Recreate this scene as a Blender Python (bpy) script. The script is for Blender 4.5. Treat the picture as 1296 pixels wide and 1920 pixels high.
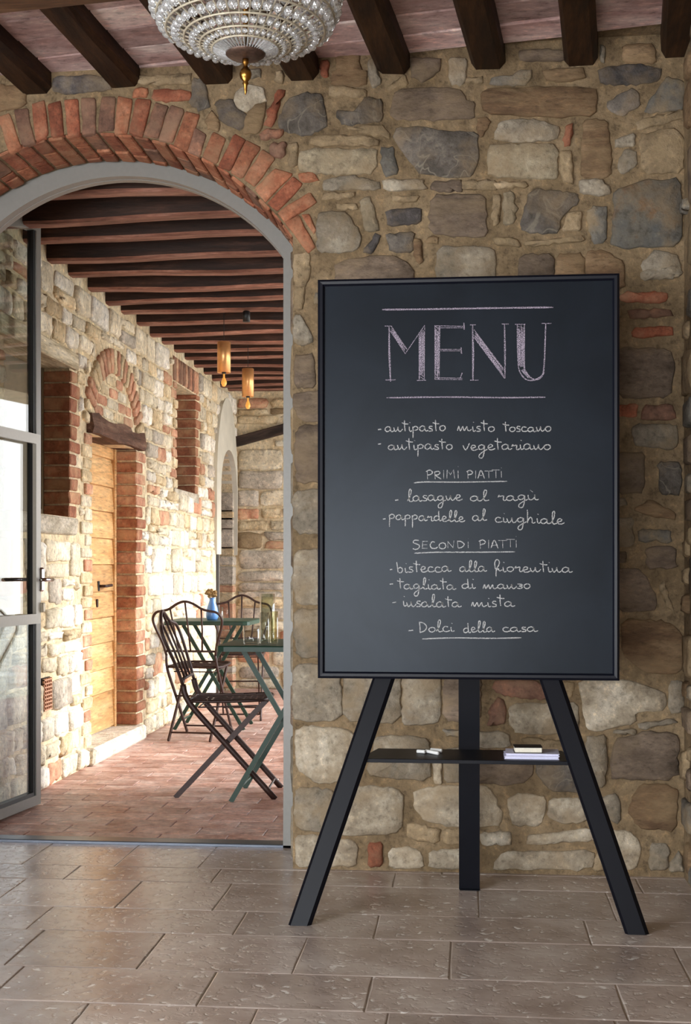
import bpy, bmesh, math, random
import numpy as np
from mathutils import Vector, Matrix, Euler, noise
from mathutils.geometry import tessellate_polygon
random.seed(7)
for o in list(bpy.data.objects): bpy.data.objects.remove(o)
SC = bpy.context.scene
COL = SC.collection
# ------------------------------------------------------------------ camera
F = 2400.0; CX = 648.0; HY = 1062.0; TH = math.radians(5.53)
cs, sn = math.cos(TH), math.sin(TH)
EYE = Vector((0, 0, 1.10))
cam = bpy.data.cameras.new('camera'); camo = bpy.data.objects.new('camera', cam); COL.objects.link(camo)
camo.location = EYE; camo.rotation_euler = (math.pi/2, 0, TH)
cam.sensor_fit = 'VERTICAL'; cam.sensor_height = 36; cam.lens = F/1920*36; cam.shift_y = (HY-960)/1920
cam.clip_start = .05; cam.clip_end = 200
SC.camera = camo
# ------------------------------------------------------------------ sky, sun, lights, exposure
SC.view_settings.view_transform = 'Standard'; SC.view_settings.look = 'None'
SC.view_settings.gamma = 1; SC.view_settings.use_curve_mapping = False
SC.view_settings.exposure = 0.0
w = bpy.data.worlds.new('sky'); SC.world = w; w.use_nodes = True
wn = w.node_tree; wn.nodes.clear()
wo = wn.nodes.new('ShaderNodeOutputWorld'); wb = wn.nodes.new('ShaderNodeBackground')
tc = wn.nodes.new('ShaderNodeTexCoord'); sx = wn.nodes.new('ShaderNodeSeparateXYZ'); rp = wn.nodes.new('ShaderNodeValToRGB')
wn.links.new(tc.outputs['Generated'], sx.inputs[0]); wn.links.new(sx.outputs[2], rp.inputs[0])
rp.color_ramp.elements[0].position = 0.0; rp.color_ramp.elements[0].color = (.98, .97, .95, 1)
rp.color_ramp.elements[1].position = 0.8; rp.color_ramp.elements[1].color = (.62, .78, 1, 1)
wn.links.new(rp.outputs[0], wb.inputs[0]); wb.inputs[1].default_value = 6.2
wn.links.new(wb.outputs[0], wo.inputs[0])
def lamp(name, kind, loc, direction, energy, color, **kw):
    l = bpy.data.lights.new(name, kind); l.energy = energy; l.color = color
    for k, v in kw.items(): setattr(l, k, v)
    o = bpy.data.objects.new(name, l); COL.objects.link(o); o.location = loc
    o.rotation_euler = Vector(direction).to_track_quat('-Z', 'Y').to_euler()
    return o
lamp('sun', 'SUN', (6, 9, 6), (-1, -.16, -.42), 5.8, (1, .965, .92), angle=math.radians(22))
# daylight entering the room through the glazed wall behind the camera
lamp('window_daylight', 'AREA', (-1.5, -3.45, .85), (.10, 1, 0), 170, (.90, .95, 1), shape='RECTANGLE', size=3.0, size_y=1.6)
lamp('side_window_daylight', 'AREA', (-3.15, .9, 1.1), (1, .25, -.24), 385, (.93, .97, 1), shape='RECTANGLE', size=3.4, size_y=2.0)

# ------------------------------------------------------------------ helpers
def s2l(c):
    return tuple((x/12.92 if x <= .04045 else ((x+.055)/1.055)**2.4) for x in c[:3]) + (1,)
def rayd(px, py):
    r = (px-CX)/F; u = (HY-py)/F
    return Vector((-sn + r*cs, cs + r*sn, u))
def on_y(px, py, Y): d = rayd(px, py); return EYE + d*(Y/d.y)
def on_x(px, py, X): d = rayd(px, py); return EYE + d*(X/d.x)
def on_z(px, py, Z): d = rayd(px, py); return EYE + d*((Z-EYE.z)/d.z)
def link(o, parent=None):
    COL.objects.link(o)
    if parent: o.parent = parent
    return o
def tag(o, label=None, cat=None, group=None, kind=None):
    if label: o['label'] = label
    if cat: o['category'] = cat
    if group: o['group'] = group
    if kind: o['kind'] = kind
    return o
def empty(name, loc=(0,0,0), rz=0):
    o = bpy.data.objects.new(name, None); COL.objects.link(o); o.location = loc; o.rotation_euler = (0,0,rz)
    o.empty_display_size = .05
    return o
def mesh_obj(name, vs, fs, mat, parent=None, smooth=False, loc=(0,0,0)):
    me = bpy.data.meshes.new(name); me.from_pydata([tuple(v) for v in vs], [], fs)
    if mat:
        for m in (mat if isinstance(mat, list) else [mat]): me.materials.append(m)
    if smooth:
        for p in me.polygons: p.use_smooth = True
    me.update()
    o = bpy.data.objects.new(name, me); o.location = loc
    return link(o, parent)
class MB:
    def __init__(s): s.v = []; s.f = []
    def add(s, vs, fs):
        n = len(s.v); s.v += [Vector(v) for v in vs]; s.f += [tuple(i+n for i in f) for f in fs]; return s
    def box(s, x0, y0, z0, x1, y1, z1):
        v = [(x0,y0,z0),(x1,y0,z0),(x1,y1,z0),(x0,y1,z0),(x0,y0,z1),(x1,y0,z1),(x1,y1,z1),(x0,y1,z1)]
        return s.add(v, [(0,3,2,1),(4,5,6,7),(0,1,5,4),(1,2,6,5),(2,3,7,6),(3,0,4,7)])
    def bbox(s, x0, y0, z0, x1, y1, z1, b=.004, j=0):
        # bevelled box from an inset cage
        bm = bmesh.new(); bmesh.ops.create_cube(bm, size=1)
        for v in bm.verts:
            v.co = Vector(((x0+x1)/2+v.co.x*(x1-x0), (y0+y1)/2+v.co.y*(y1-y0), (z0+z1)/2+v.co.z*(z1-z0)))
            if j: v.co += Vector([random.uniform(-j, j) for _ in range(3)])
        bmesh.ops.bevel(bm, geom=list(bm.edges), offset=b, segments=1, affect='EDGES')
        bm.verts.ensure_lookup_table(); bm.verts.index_update()
        s.add([v.co.copy() for v in bm.verts], [tuple(v.index for v in f.verts) for f in bm.faces]); bm.free(); return s
    def tube(s, pts, r, n=6, closed=False, cap=True, flat=None):
        pts = [Vector(p) for p in pts]; m = len(pts); rings = []
        prev = None
        for i, p in enumerate(pts):
            if closed: t = pts[(i+1) % m]-pts[i-1]
            else: t = pts[min(i+1, m-1)]-pts[max(i-1, 0)]
            t.normalize()
            up = prev if prev is not None else (Vector((0,0,1)) if abs(t.z) < .9 else Vector((1,0,0)))
            a = up - t*up.dot(t)
            if a.length < 1e-5: a = Vector((0,1,0)) - t*t.y
            a.normalize(); b = t.cross(a); prev = a
            rr = r[i] if isinstance(r, (list, tuple)) else r
            ra, rb = (rr, rr) if not flat else (rr*flat[0], rr*flat[1])
            rings.append([p + a*math.cos(2*math.pi*k/n+math.pi/n)*ra + b*math.sin(2*math.pi*k/n+math.pi/n)*rb for k in range(n)])
        vs = [v for rg in rings for v in rg]; fs = []
        for i in range(m if closed else m-1):
            j = (i+1) % m
            for k in range(n):
                l = (k+1) % n; fs.append((i*n+k, i*n+l, j*n+l, j*n+k))
        if cap and not closed:
            fs.append(tuple(range(n-1, -1, -1))); fs.append(tuple((m-1)*n+k for k in range(n)))
        return s.add(vs, fs)
    def lathe(s, prof, n=24, c=(0,0,0)):
        vs = []; fs = []
        for (r, z) in prof:
            for k in range(n):
                a = 2*math.pi*k/n; vs.append((c[0]+r*math.cos(a), c[1]+r*math.sin(a), c[2]+z))
        for i in range(len(prof)-1):
            for k in range(n):
                l = (k+1) % n; fs.append((i*n+k, i*n+l, (i+1)*n+l, (i+1)*n+k))
        return s.add(vs, fs)
    def build(s, name, mat, parent=None, smooth=False, loc=(0,0,0)):
        return mesh_obj(name, s.v, s.f, mat, parent, smooth, loc)
def catmull(pts, seg=6, closed=False):
    P = [Vector(p) for p in pts]; n = len(P); out = []
    rng = range(n if closed else n-1)
    for i in rng:
        if closed: a, b, c, d = P[i-1], P[i], P[(i+1) % n], P[(i+2) % n]
        else: a, b, c, d = P[max(i-1,0)], P[i], P[i+1], P[min(i+2, n-1)]
        for k in range(seg):
            t = k/seg
            out.append(.5*((2*b)+(c-a)*t+(2*a-5*b+4*c-d)*t*t+(3*b-a-3*c+d)*t**3))
    if not closed: out.append(P[-1])
    return out
def flat_normals(o):
    return o

# ------------------------------------------------------------------ materials
def nodes_mat(name):
    m = bpy.data.materials.new(name); m.use_nodes = True; nt = m.node_tree
    b = nt.nodes['Principled BSDF']; return m, nt, b
def N(nt, t, **kw):
    n = nt.nodes.new(t)
    for k, v in kw.items():
        if k in n.inputs.keys(): n.inputs[k].default_value = v
        else: setattr(n, k, v)
    return n
def coords(nt, rnd=True, scale=(1,1,1)):
    g = N(nt, 'ShaderNodeTexCoord'); mp = N(nt, 'ShaderNodeMapping'); mp.inputs['Scale'].default_value = scale
    nt.links.new(g.outputs['Object'], mp.inputs['Vector'])
    if rnd:
        oi = N(nt, 'ShaderNodeObjectInfo'); mu = N(nt, 'ShaderNodeMath', operation='MULTIPLY'); mu.inputs[1].default_value = 37.0
        nt.links.new(oi.outputs['Random'], mu.inputs[0]); nt.links.new(mu.outputs[0], mp.inputs['Location'])
        return mp.outputs[0], oi.outputs['Random']
    return mp.outputs[0], None
def ramp(nt, src, stops):
    r = N(nt, 'ShaderNodeValToRGB'); cr = r.color_ramp
    while len(cr.elements) < len(stops): cr.elements.new(.5)
    for e, (p, c) in zip(cr.elements, stops): e.position = p; e.color = c
    nt.links.new(src, r.inputs[0]); return r.outputs[0]
def mixc(nt, f, a, b, mode='MIX'):
    m = N(nt, 'ShaderNodeMix', data_type='RGBA', blend_type=mode)
    for i, x in ((0, f), (6, a), (7, b)):
        if isinstance(x, (int, float)): m.inputs[i].default_value = x
        elif isinstance(x, tuple): m.inputs[i].default_value = x
        else: nt.links.new(x, m.inputs[i])
    return m.outputs[2]
def stone_mat(name, c1, c2, c3, scale=9, rough=.85, bump=.6, stretch=(1,1,1), vein=None, dist=.012, var=.18, smear=None):
    m, nt, b = nodes_mat(name)
    v, rnd = coords(nt, True, stretch)
    n1 = N(nt, 'ShaderNodeTexNoise', Scale=scale, Detail=6, Roughness=.65); nt.links.new(v, n1.inputs['Vector'])
    n2 = N(nt, 'ShaderNodeTexNoise', Scale=scale*6, Detail=5, Roughness=.7); nt.links.new(v, n2.inputs['Vector'])
    a = ramp(nt, n1.outputs[0], [(.36, s2l(c1)), (.52, s2l(c2)), (.66, s2l(c3))])
    sp = ramp(nt, n2.outputs[0], [(.34, (.42,.42,.42,1)), (.46, (.95,.95,.95,1)), (.56, (1.05,1.05,1.05,1)), (.68, (1.7,1.62,1.5,1))])
    c = mixc(nt, .75, a, sp, 'MULTIPLY')
    if vein:
        vo = N(nt, 'ShaderNodeTexNoise', Scale=scale*.6, Detail=2, Distortion=1.5); nt.links.new(v, vo.inputs['Vector'])
        ab = ramp(nt, vo.outputs[0], [(.485,(0,0,0,1)),(.5,(1,1,1,1)),(.515,(0,0,0,1))])
        c = mixc(nt, ab, c, s2l(vein))
    if smear:
        n3 = N(nt, 'ShaderNodeTexNoise', Scale=7, Detail=5, Roughness=.6, Distortion=.5); nt.links.new(v, n3.inputs['Vector'])
        sm = ramp(nt, n3.outputs[0], [(.46, (.12,.12,.12,1)), (.66, (.75,.75,.75,1))])
        c = mixc(nt, sm, c, s2l(smear))
    hs = N(nt, 'ShaderNodeHueSaturation'); mr = N(nt, 'ShaderNodeMapRange'); mr.inputs[3].default_value = 1-var; mr.inputs[4].default_value = 1+var
    nt.links.new(rnd, mr.inputs[0]); nt.links.new(mr.outputs[0], hs.inputs['Value']); nt.links.new(c, hs.inputs['Color'])
    nt.links.new(hs.outputs[0], b.inputs['Base Color']); b.inputs['Roughness'].default_value = rough
    b.inputs['Specular IOR Level'].default_value = .3
    ad = N(nt, 'ShaderNodeMath', operation='ADD'); nt.links.new(n1.outputs[0], ad.inputs[0]); 
    m2 = N(nt, 'ShaderNodeMath', operation='MULTIPLY'); m2.inputs[1].default_value = .8; nt.links.new(n2.outputs[0], m2.inputs[0]); nt.links.new(m2.outputs[0], ad.inputs[1])
    bp = N(nt, 'ShaderNodeBump', Strength=bump, Distance=dist); nt.links.new(ad.outputs[0], bp.inputs['Height']); nt.links.new(bp.outputs[0], b.inputs['Normal'])
    return m
def plain(name, c, rough=.5, metal=0, bump=0, bscale=60, spec=.5, mottle=.0, coat=0):
    m, nt, b = nodes_mat(name)
    b.inputs['Roughness'].default_value = rough; b.inputs['Metallic'].default_value = metal
    b.inputs['Specular IOR Level'].default_value = spec; b.inputs['Coat Weight'].default_value = coat
    v, rnd = coords(nt, False)
    n1 = N(nt, 'ShaderNodeTexNoise', Scale=bscale, Detail=4); nt.links.new(v, n1.inputs['Vector'])
    k = s2l(c)
    cc = ramp(nt, n1.outputs[0], [(.3, tuple(x*(1-mottle) for x in k[:3])+(1,)), (.7, tuple(min(1, x*(1+mottle)) for x in k[:3])+(1,))])
    nt.links.new(cc, b.inputs['Base Color'])
    if bump:
        bp = N(nt, 'ShaderNodeBump', Strength=bump, Distance=.004); nt.links.new(n1.outputs[0], bp.inputs['Height']); nt.links.new(bp.outputs[0], b.inputs['Normal'])
    return m
def glass_mat(name, tint=(1,1,1), ior=1.45, rough=0.0):
    m, nt, b = nodes_mat(name)
    b.inputs['Base Color'].default_value = tint+(1,); b.inputs['Transmission Weight'].default_value = 1
    b.inputs['IOR'].default_value = ior; b.inputs['Roughness'].default_value = rough
    return m
def pane_mat(name, tint=(.93,.96,.95)):
    m = bpy.data.materials.new(name); m.use_nodes = True; nt = m.node_tree; nt.nodes.clear()
    out = N(nt, 'ShaderNodeOutputMaterial'); mx = N(nt, 'ShaderNodeMixShader'); tr = N(nt, 'ShaderNodeBsdfTransparent'); gl = N(nt, 'ShaderNodeBsdfGlossy')
    tr.inputs[0].default_value = tint+(1,); gl.inputs['Roughness'].default_value = .015
    fr = N(nt, 'ShaderNodeLayerWeight', Blend=.5); pw = N(nt, 'ShaderNodeMath', operation='POWER'); pw.inputs[1].default_value = 4.0
    ma = N(nt, 'ShaderNodeMath', operation='MULTIPLY_ADD'); ma.inputs[1].default_value = .85; ma.inputs[2].default_value = .04
    nt.links.new(fr.outputs['Facing'], pw.inputs[0]); nt.links.new(pw.outputs[0], ma.inputs[0])
    nt.links.new(ma.outputs[0], mx.inputs[0]); nt.links.new(tr.outputs[0], mx.inputs[1]); nt.links.new(gl.outputs[0], mx.inputs[2]); nt.links.new(mx.outputs[0], out.inputs[0])
    return m
def wood_mat(name, c1, c2, c3, axis='X', scale=5, rough=.6, bump=.3):
    st = {'X': (.12, 1, 1), 'Y': (1, .12, 1), 'Z': (1, 1, .12)}[axis]
    return stone_mat(name, c1, c2, c3, scale=scale*4, rough=rough, bump=bump, stretch=st, dist=.006, var=.18)
M = {}
M['d'] = stone_mat('dark_grey_stone', (.27,.26,.25), (.38,.36,.34), (.49,.46,.43), 9, vein=(.52,.49,.44), smear=(.55,.47,.37))
M['k'] = stone_mat('charcoal_stone', (.19,.19,.20), (.29,.28,.29), (.42,.40,.39), 12, smear=(.52,.45,.36))
M['g'] = stone_mat('grey_stone', (.45,.42,.37), (.57,.53,.47), (.69,.65,.58), 8, smear=(.58,.50,.39))
M['b'] = stone_mat('brown_stone', (.36,.27,.20), (.48,.38,.28), (.57,.47,.36), 9, stretch=(.5,1,1.6), smear=(.57,.48,.36))
M['t'] = stone_mat('tan_stone', (.47,.40,.31), (.58,.50,.39), (.67,.59,.48), 8, smear=(.58,.50,.38))
M['l'] = stone_mat('pale_stone', (.55,.50,.43), (.70,.65,.57), (.82,.78,.71), 8, smear=(.62,.54,.43))
M['p'] = stone_mat('purple_brown_stone', (.33,.28,.24), (.44,.38,.33), (.54,.47,.41), 9, stretch=(.6,1,1.3), smear=(.56,.48,.38))
M['u'] = stone_mat('blue_grey_stone', (.31,.31,.30), (.42,.41,.39), (.52,.46,.36), 7, smear=(.56,.48,.37))
M['e'] = stone_mat('buff_stone', (.47,.42,.35), (.58,.53,.44), (.68,.63,.54), 8, smear=(.58,.50,.39))
M['m'] = stone_mat('rust_and_slate_stone', (.34,.35,.35), (.43,.41,.37), (.52,.36,.21), 5, smear=(.52,.44,.34))
M['r'] = stone_mat('red_brick', (.46,.24,.17), (.57,.32,.23), (.65,.42,.32), 14, bump=.5, dist=.006, smear=(.60,.45,.35))
M['o'] = stone_mat('orange_brick', (.54,.31,.22), (.64,.40,.29), (.71,.50,.39), 12, bump=.5, dist=.006, smear=(.62,.48,.37))
M['q'] = stone_mat('weathered_brick', (.38,.27,.23), (.48,.35,.29), (.60,.41,.32), 10, bump=.5, dist=.006, smear=(.58,.46,.37))
M['mortar'] = stone_mat('mortar', (.44,.37,.275), (.52,.44,.335), (.58,.50,.39), 6, rough=.95, bump=.8, dist=.012, var=0)
M['cs'] = stone_mat('cream_stone', (.77,.72,.62), (.86,.81,.71), (.93,.90,.82), 6, dist=.02, bump=.7)
M['cw'] = stone_mat('white_stone', (.82,.78,.70), (.92,.89,.83), (.96,.94,.90), 6, dist=.02, bump=.7)
M['co'] = stone_mat('ochre_stone', (.72,.63,.49), (.83,.75,.61), (.90,.84,.72), 6, dist=.02, bump=.7)
M['cg'] = stone_mat('greyish_stone', (.64,.60,.54), (.76,.72,.66), (.86,.81,.74), 6, dist=.02, bump=.7)
M['cr'] = stone_mat('salmon_brick', (.62,.40,.31), (.74,.52,.42), (.84,.68,.56), 9, dist=.01, smear=(.84,.72,.58))
M['nr'] = stone_mat('jamb_brick', (.50,.28,.21), (.60,.36,.27), (.72,.52,.41), 9, dist=.008, var=.1, smear=(.74,.60,.46))
M['cm'] = stone_mat('cream_mortar', (.78,.70,.57), (.85,.78,.65), (.90,.84,.73), 5, rough=.95, dist=.02, bump=.8, var=0)
M['floor'] = None
M['beam'] = wood_mat('dark_stained_beam', (.13,.075,.035), (.21,.125,.06), (.28,.18,.10), 'Y', 5)
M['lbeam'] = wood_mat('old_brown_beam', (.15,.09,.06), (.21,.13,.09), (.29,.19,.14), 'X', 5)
M['lbeam_lit'] = wood_mat('bounce_lit_beam_underside', (.40,.26,.21), (.54,.37,.31), (.70,.53,.46), 'X', 5)  # paler pink: light bounced up from the floor, painted into the underside colour
M['ctile'] = stone_mat('pink_washed_terracotta', (.70,.56,.54), (.80,.68,.66), (.90,.83,.80), 7, stretch=(.4,1,1), dist=.004, bump=.4, var=.28)
M['terr'] = stone_mat('terracotta_floor_tile', (.63,.46,.40), (.75,.61,.56), (.83,.73,.69), 5, rough=.45, dist=.003, bump=.3, var=.14)
M['plaster'] = plain('pale_plaster', (.80,.78,.72), .9, bump=.3, mottle=.08, bscale=8)
M['steel'] = plain('grey_painted_steel', (.52,.51,.49), .38, metal=.0, mottle=.03)
M['steell'] = plain('light_grey_painted_steel', (.70,.68,.64), .35, mottle=.03)
M['steeld'] = plain('dark_gasket', (.08,.08,.09), .5)
M['chrome'] = plain('chrome', (.8,.8,.82), .12, metal=1)
M['black'] = plain('matt_black_steel', (.05,.055,.085), .42, spec=.16, mottle=.06, bscale=30, bump=.05)
M['blackf'] = plain('black_painted_frame', (.06,.07,.11), .35, spec=.25, mottle=.05, bscale=20)
M['iron'] = plain('rusty_dark_iron', (.20,.12,.10), .5, metal=.2, mottle=.3, bscale=80)
M['green'] = plain('dark_green_enamel', (.06,.21,.15), .5, mottle=.15, bscale=40)
M['copper'] = plain('brushed_copper', (.93,.70,.46), .38, metal=.75, mottle=.05)
M['brass'] = plain('aged_brass', (.62,.45,.22), .3, metal=1, mottle=.2)
M['bronze'] = plain('tarnished_bronze', (.38,.30,.26), .5, metal=.7, mottle=.3, bscale=90)
M['silver'] = plain('dull_silvered_metal', (.72,.68,.60), .45, metal=.25, mottle=.15)
M['blackp'] = plain('black_plastic', (.05,.05,.05), .5)
M['chalk'] = plain('white_chalk', (.93,.93,.92), .9)
M['paper'] = plain('lilac_white_paper', (.83,.83,.92), .8, mottle=.05, bscale=200)
M['cream_paper'] = plain('cream_page_block', (.88,.86,.80), .8, mottle=.06, bscale=220)
M['cover'] = plain('dark_book_cover', (.16,.14,.13), .6)
M['blue'] = plain('cobalt_glazed_ceramic', (.36,.55,.80), .3, mottle=.12, bscale=18, coat=.5)
M['orangewood'] = wood_mat('honey_coloured_door_wood', (.76,.57,.36), (.82,.65,.44), (.87,.72,.52), 'Y', 3, .5, .12)
M['oldwood'] = wood_mat('old_dark_lintel_wood', (.30,.20,.15), (.42,.30,.24), (.52,.41,.34), 'Y', 4, .8, .6)
M['greywood'] = wood_mat('silver_grey_lintel_wood', (.58,.52,.42), (.74,.69,.58), (.84,.80,.71), 'Y', 4, .8, .5)
M['shutter'] = plain('olive_brown_shutter', (.42,.36,.26), .6, mottle=.08)
M['sill'] = stone_mat('grey_sill_stone', (.66,.62,.54), (.76,.72,.65), (.84,.81,.75), 14, dist=.008, stretch=(1,.5,1))
def thin_glass(name, tint, refl=.25):
    m = bpy.data.materials.new(name); m.use_nodes = True; nt = m.node_tree; nt.nodes.clear()
    out = N(nt, 'ShaderNodeOutputMaterial'); mx = N(nt, 'ShaderNodeMixShader'); tr = N(nt, 'ShaderNodeBsdfTransparent'); gl = N(nt, 'ShaderNodeBsdfGlossy')
    tr.inputs[0].default_value = tint+(1,); gl.inputs['Roughness'].default_value = .04
    fr = N(nt, 'ShaderNodeLayerWeight', Blend=.5); pw = N(nt, 'ShaderNodeMath', operation='POWER'); pw.inputs[1].default_value = 2.6
    ma = N(nt, 'ShaderNodeMath', operation='MULTIPLY_ADD'); ma.inputs[1].default_value = .9; ma.inputs[2].default_value = .04
    nt.links.new(fr.outputs['Facing'], pw.inputs[0]); nt.links.new(pw.outputs[0], ma.inputs[0])
    nt.links.new(ma.outputs[0], mx.inputs[0]); nt.links.new(tr.outputs[0], mx.inputs[1]); nt.links.new(gl.outputs[0], mx.inputs[2]); nt.links.new(mx.outputs[0], out.inputs[0])
    return m
M['crystal'], _nt, _b = nodes_mat('cut_crystal')
_b.inputs['Base Color'].default_value = (.95,.96,.97,1); _b.inputs['Transmission Weight'].default_value = .80; _b.inputs['Roughness'].default_value = .03; _b.inputs['IOR'].default_value = 1.6; _b.inputs['Specular IOR Level'].default_value = 1.0
M['glass'] = thin_glass('clear_glass', (.98,.99,.99), .22)
M['gglass'] = thin_glass('greenish_glass', (.95,.985,.93), .22)
M['yglass'] = thin_glass('yellowish_glass', (.98,.97,.85), .22)
M['pane'] = pane_mat('window_glass')
M['vent'] = plain('terracotta_vent', (.80,.60,.48), .8, mottle=.1)
M['dark'] = plain('dark_void', (.10,.06,.04), .9)
M['ground'] = stone_mat('pale_gravel', (.72,.68,.60), (.80,.77,.70), (.87,.84,.78), 3)
M['dried'] = plain('dried_flower', (.62,.50,.32), .8, mottle=.3)
def board_mat():
    m, nt, b = nodes_mat('slate_blackboard')
    v, _ = coords(nt, False)
    n1 = N(nt, 'ShaderNodeTexNoise', Scale=3.5, Detail=5, Roughness=.6, Distortion=.8); nt.links.new(v, n1.inputs['Vector'])
    c = ramp(nt, n1.outputs[0], [(.3, s2l((.085,.10,.125))), (.7, s2l((.115,.135,.165)))])
    nt.links.new(c, b.inputs['Base Color']); b.inputs['Roughness'].default_value = .31
    b.inputs['Specular IOR Level'].default_value = .19
    b.inputs['Specular Tint'].default_value = (.85,.92,1,1)
    return m
M['board'] = board_mat()
def chalk_ink(name, col, thr):
    m, nt, b = nodes_mat(name)
    v, _ = coords(nt, False)
    n1 = N(nt, 'ShaderNodeTexNoise', Scale=420, Detail=2); nt.links.new(v, n1.inputs['Vector'])
    c = ramp(nt, n1.outputs[0], [(thr, s2l((.22,.23,.26))), (thr+.16, s2l(col))])
    nt.links.new(c, b.inputs['Base Color']); b.inputs['Roughness'].default_value = .95; b.inputs['Specular IOR Level'].default_value = .1
    return m
M['ink'] = chalk_ink('chalk_writing', (.76,.76,.76), .38)
M['ink2'] = chalk_ink('lilac_chalk_writing', (.72,.67,.74), .42)
def floor_mat():
    m, nt, b = nodes_mat('antiqued_limestone_tile')
    v, rnd = coords(nt, True)
    n1 = N(nt, 'ShaderNodeTexNoise', Scale=4, Detail=6, Roughness=.6); nt.links.new(v, n1.inputs['Vector'])
    n2 = N(nt, 'ShaderNodeTexNoise', Scale=38, Detail=3, Roughness=.5, Distortion=.6); nt.links.new(v, n2.inputs['Vector'])
    c = ramp(nt, n1.outputs[0], [(.3, s2l((.62,.555,.52))), (.5, s2l((.72,.66,.625))), (.7, s2l((.80,.755,.725)))])
    pit = ramp(nt, n2.outputs[0], [(.63, (0,0,0,1)), (.70, (1,1,1,1))])
    c = mixc(nt, pit, c, s2l((.92,.90,.88)))
    hs = N(nt, 'ShaderNodeHueSaturation'); mr = N(nt, 'ShaderNodeMapRange'); mr.inputs[3].default_value = .88; mr.inputs[4].default_value = 1.08
    nt.links.new(rnd, mr.inputs[0]); nt.links.new(mr.outputs[0], hs.inputs['Value']); nt.links.new(c, hs.inputs['Color'])
    nt.links.new(hs.outputs[0], b.inputs['Base Color'])
    rr = N(nt, 'ShaderNodeMapRange'); rr.inputs[3].default_value = .13; rr.inputs[4].default_value = .30
    nt.links.new(n1.outputs[0], rr.inputs[0]); nt.links.new(rr.outputs[0], b.inputs['Roughness'])
    ph = ramp(nt, n2.outputs[0], [(.52, (1,1,1,1)), (.66, (.2,.2,.2,1))])
    n3 = N(nt, 'ShaderNodeTexNoise', Scale=9, Detail=2); nt.links.new(v, n3.inputs['Vector'])
    ad = N(nt, 'ShaderNodeMath', operation='MULTIPLY_ADD'); ad.inputs[1].default_value = 2.2; nt.links.new(n3.outputs[0], ad.inputs[0]); nt.links.new(ph, ad.inputs[2])
    bp = N(nt, 'ShaderNodeBump', Strength=.42, Distance=.0024); nt.links.new(ad.outputs[0], bp.inputs['Height']); nt.links.new(bp.outputs[0], b.inputs['Normal'])
    return m
M['floor'] = floor_mat()

# ------------------------------------------------------------------ wall plates and stones
def plate(outline, holes, to3, t0, t1, mat, name, parent=None):
    """2-D outline with holes -> slab between depths t0 and t1 (to3(a,b,t) gives the 3-D point)."""
    loops = [outline]+holes
    tris = tessellate_polygon([[Vector((a, b, 0)) for a, b in lp] for lp in loops])
    pts = [p for lp in loops for p in lp]; n = len(pts)
    vs = [to3(a, b, t0) for a, b in pts]+[to3(a, b, t1) for a, b in pts]
    fs = [tuple(t) for t in tris]+[tuple(i+n for i in reversed(t)) for t in tris]
    k = 0
    for lp in loops:
        L = len(lp)
        for i in range(L):
            a, b = k+i, k+(i+1) % L; fs.append((a, b, b+n, a+n))
        k += L
    bm = bmesh.new(); bv = [bm.verts.new(v) for v in vs]
    for f in fs:
        try: bm.faces.new([bv[i] for i in f])
        except ValueError: pass
    bmesh.ops.recalc_face_normals(bm, faces=bm.faces)
    me = bpy.data.meshes.new(name); bm.to_mesh(me); bm.free(); me.materials.append(mat)
    return link(bpy.data.objects.new(name, me), parent)
def soften(poly, n=1, jit=.0, cut=.14):
    P = [Vector(p) for p in poly]
    for _ in range(n):
        Q = []
        L = len(P)
        for i in range(L):
            a, b = P[i], P[(i+1) % L]
            Q += [a*(1-cut)+b*cut, a*cut+b*(1-cut)]
        P = Q
    if jit: P = [p+Vector((random.gauss(0, jit), random.gauss(0, jit))) for p in P]
    return P
def densify(poly, step):
    out = []
    L = len(poly)
    for i in range(L):
        a, b = Vector(poly[i]), Vector(poly[(i+1) % L]); k = max(1, int(round((b-a).length/step)))
        for j in range(k): out.append(a.lerp(b, j/k))
    return out
def stone_mesh(poly, h, to3, jit=.003, inset=.010, deep=.02, soft=1, bow=.3, cut=.14, fine=0):
    """poly in wall coords; returns verts/faces (local to centroid), centre."""
    sz = max((Vector(p)-Vector(poly[0])).length for p in poly)
    P = soften(poly, soft, cut=cut)
    if len(P) < 12: P = densify([tuple(p) for p in P], max(.035, sz/4))
    if fine: P = densify([tuple(p) for p in P], max(fine, sz/14))
    P = [p+Vector((random.gauss(0, jit), random.gauss(0, jit))) for p in P]
    c = sum(P, Vector((0,0)))/len(P)
    area = sum(P[i].x*P[(i+1) % len(P)].y-P[(i+1) % len(P)].x*P[i].y for i in range(len(P)))
    if area < 0: P = P[::-1]
    n = len(P); c3 = to3(c.x, c.y, 0)
    def ring(ins, d, vj):
        out = []
        for p in P:
            v = c-p; l = v.length; q = p+v*min(.45, ins/max(l, .001))
            out.append(to3(q.x, q.y, d+random.uniform(-vj, vj))-c3)
        return out
    tilt = random.uniform(-.12, .12)*h*bow*4
    vs = ring(0, -deep, 0)+ring(0, h*.35, h*.1)+ring(inset, h, h*.15)
    # inner ring for a slightly domed, uneven face
    inn = []
    for p in P:
        q = c.lerp(p, .5); inn.append(to3(q.x, q.y, h*(1+bow*random.uniform(-.1, .9)))-c3)
    vs += inn; vs.append(to3(c.x, c.y, h*(1+bow*random.uniform(.2, .9)))-c3)
    fs = []
    for r in range(3):
        for i in range(n):
            j = (i+1) % n; fs.append((r*n+i, r*n+j, (r+1)*n+j, (r+1)*n+i))
    for i in range(n): fs.append((3*n+i, 3*n+(i+1) % n, 4*n))
    return vs, fs, c3
def flip(fs): return [tuple(reversed(f)) for f in fs]
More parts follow.
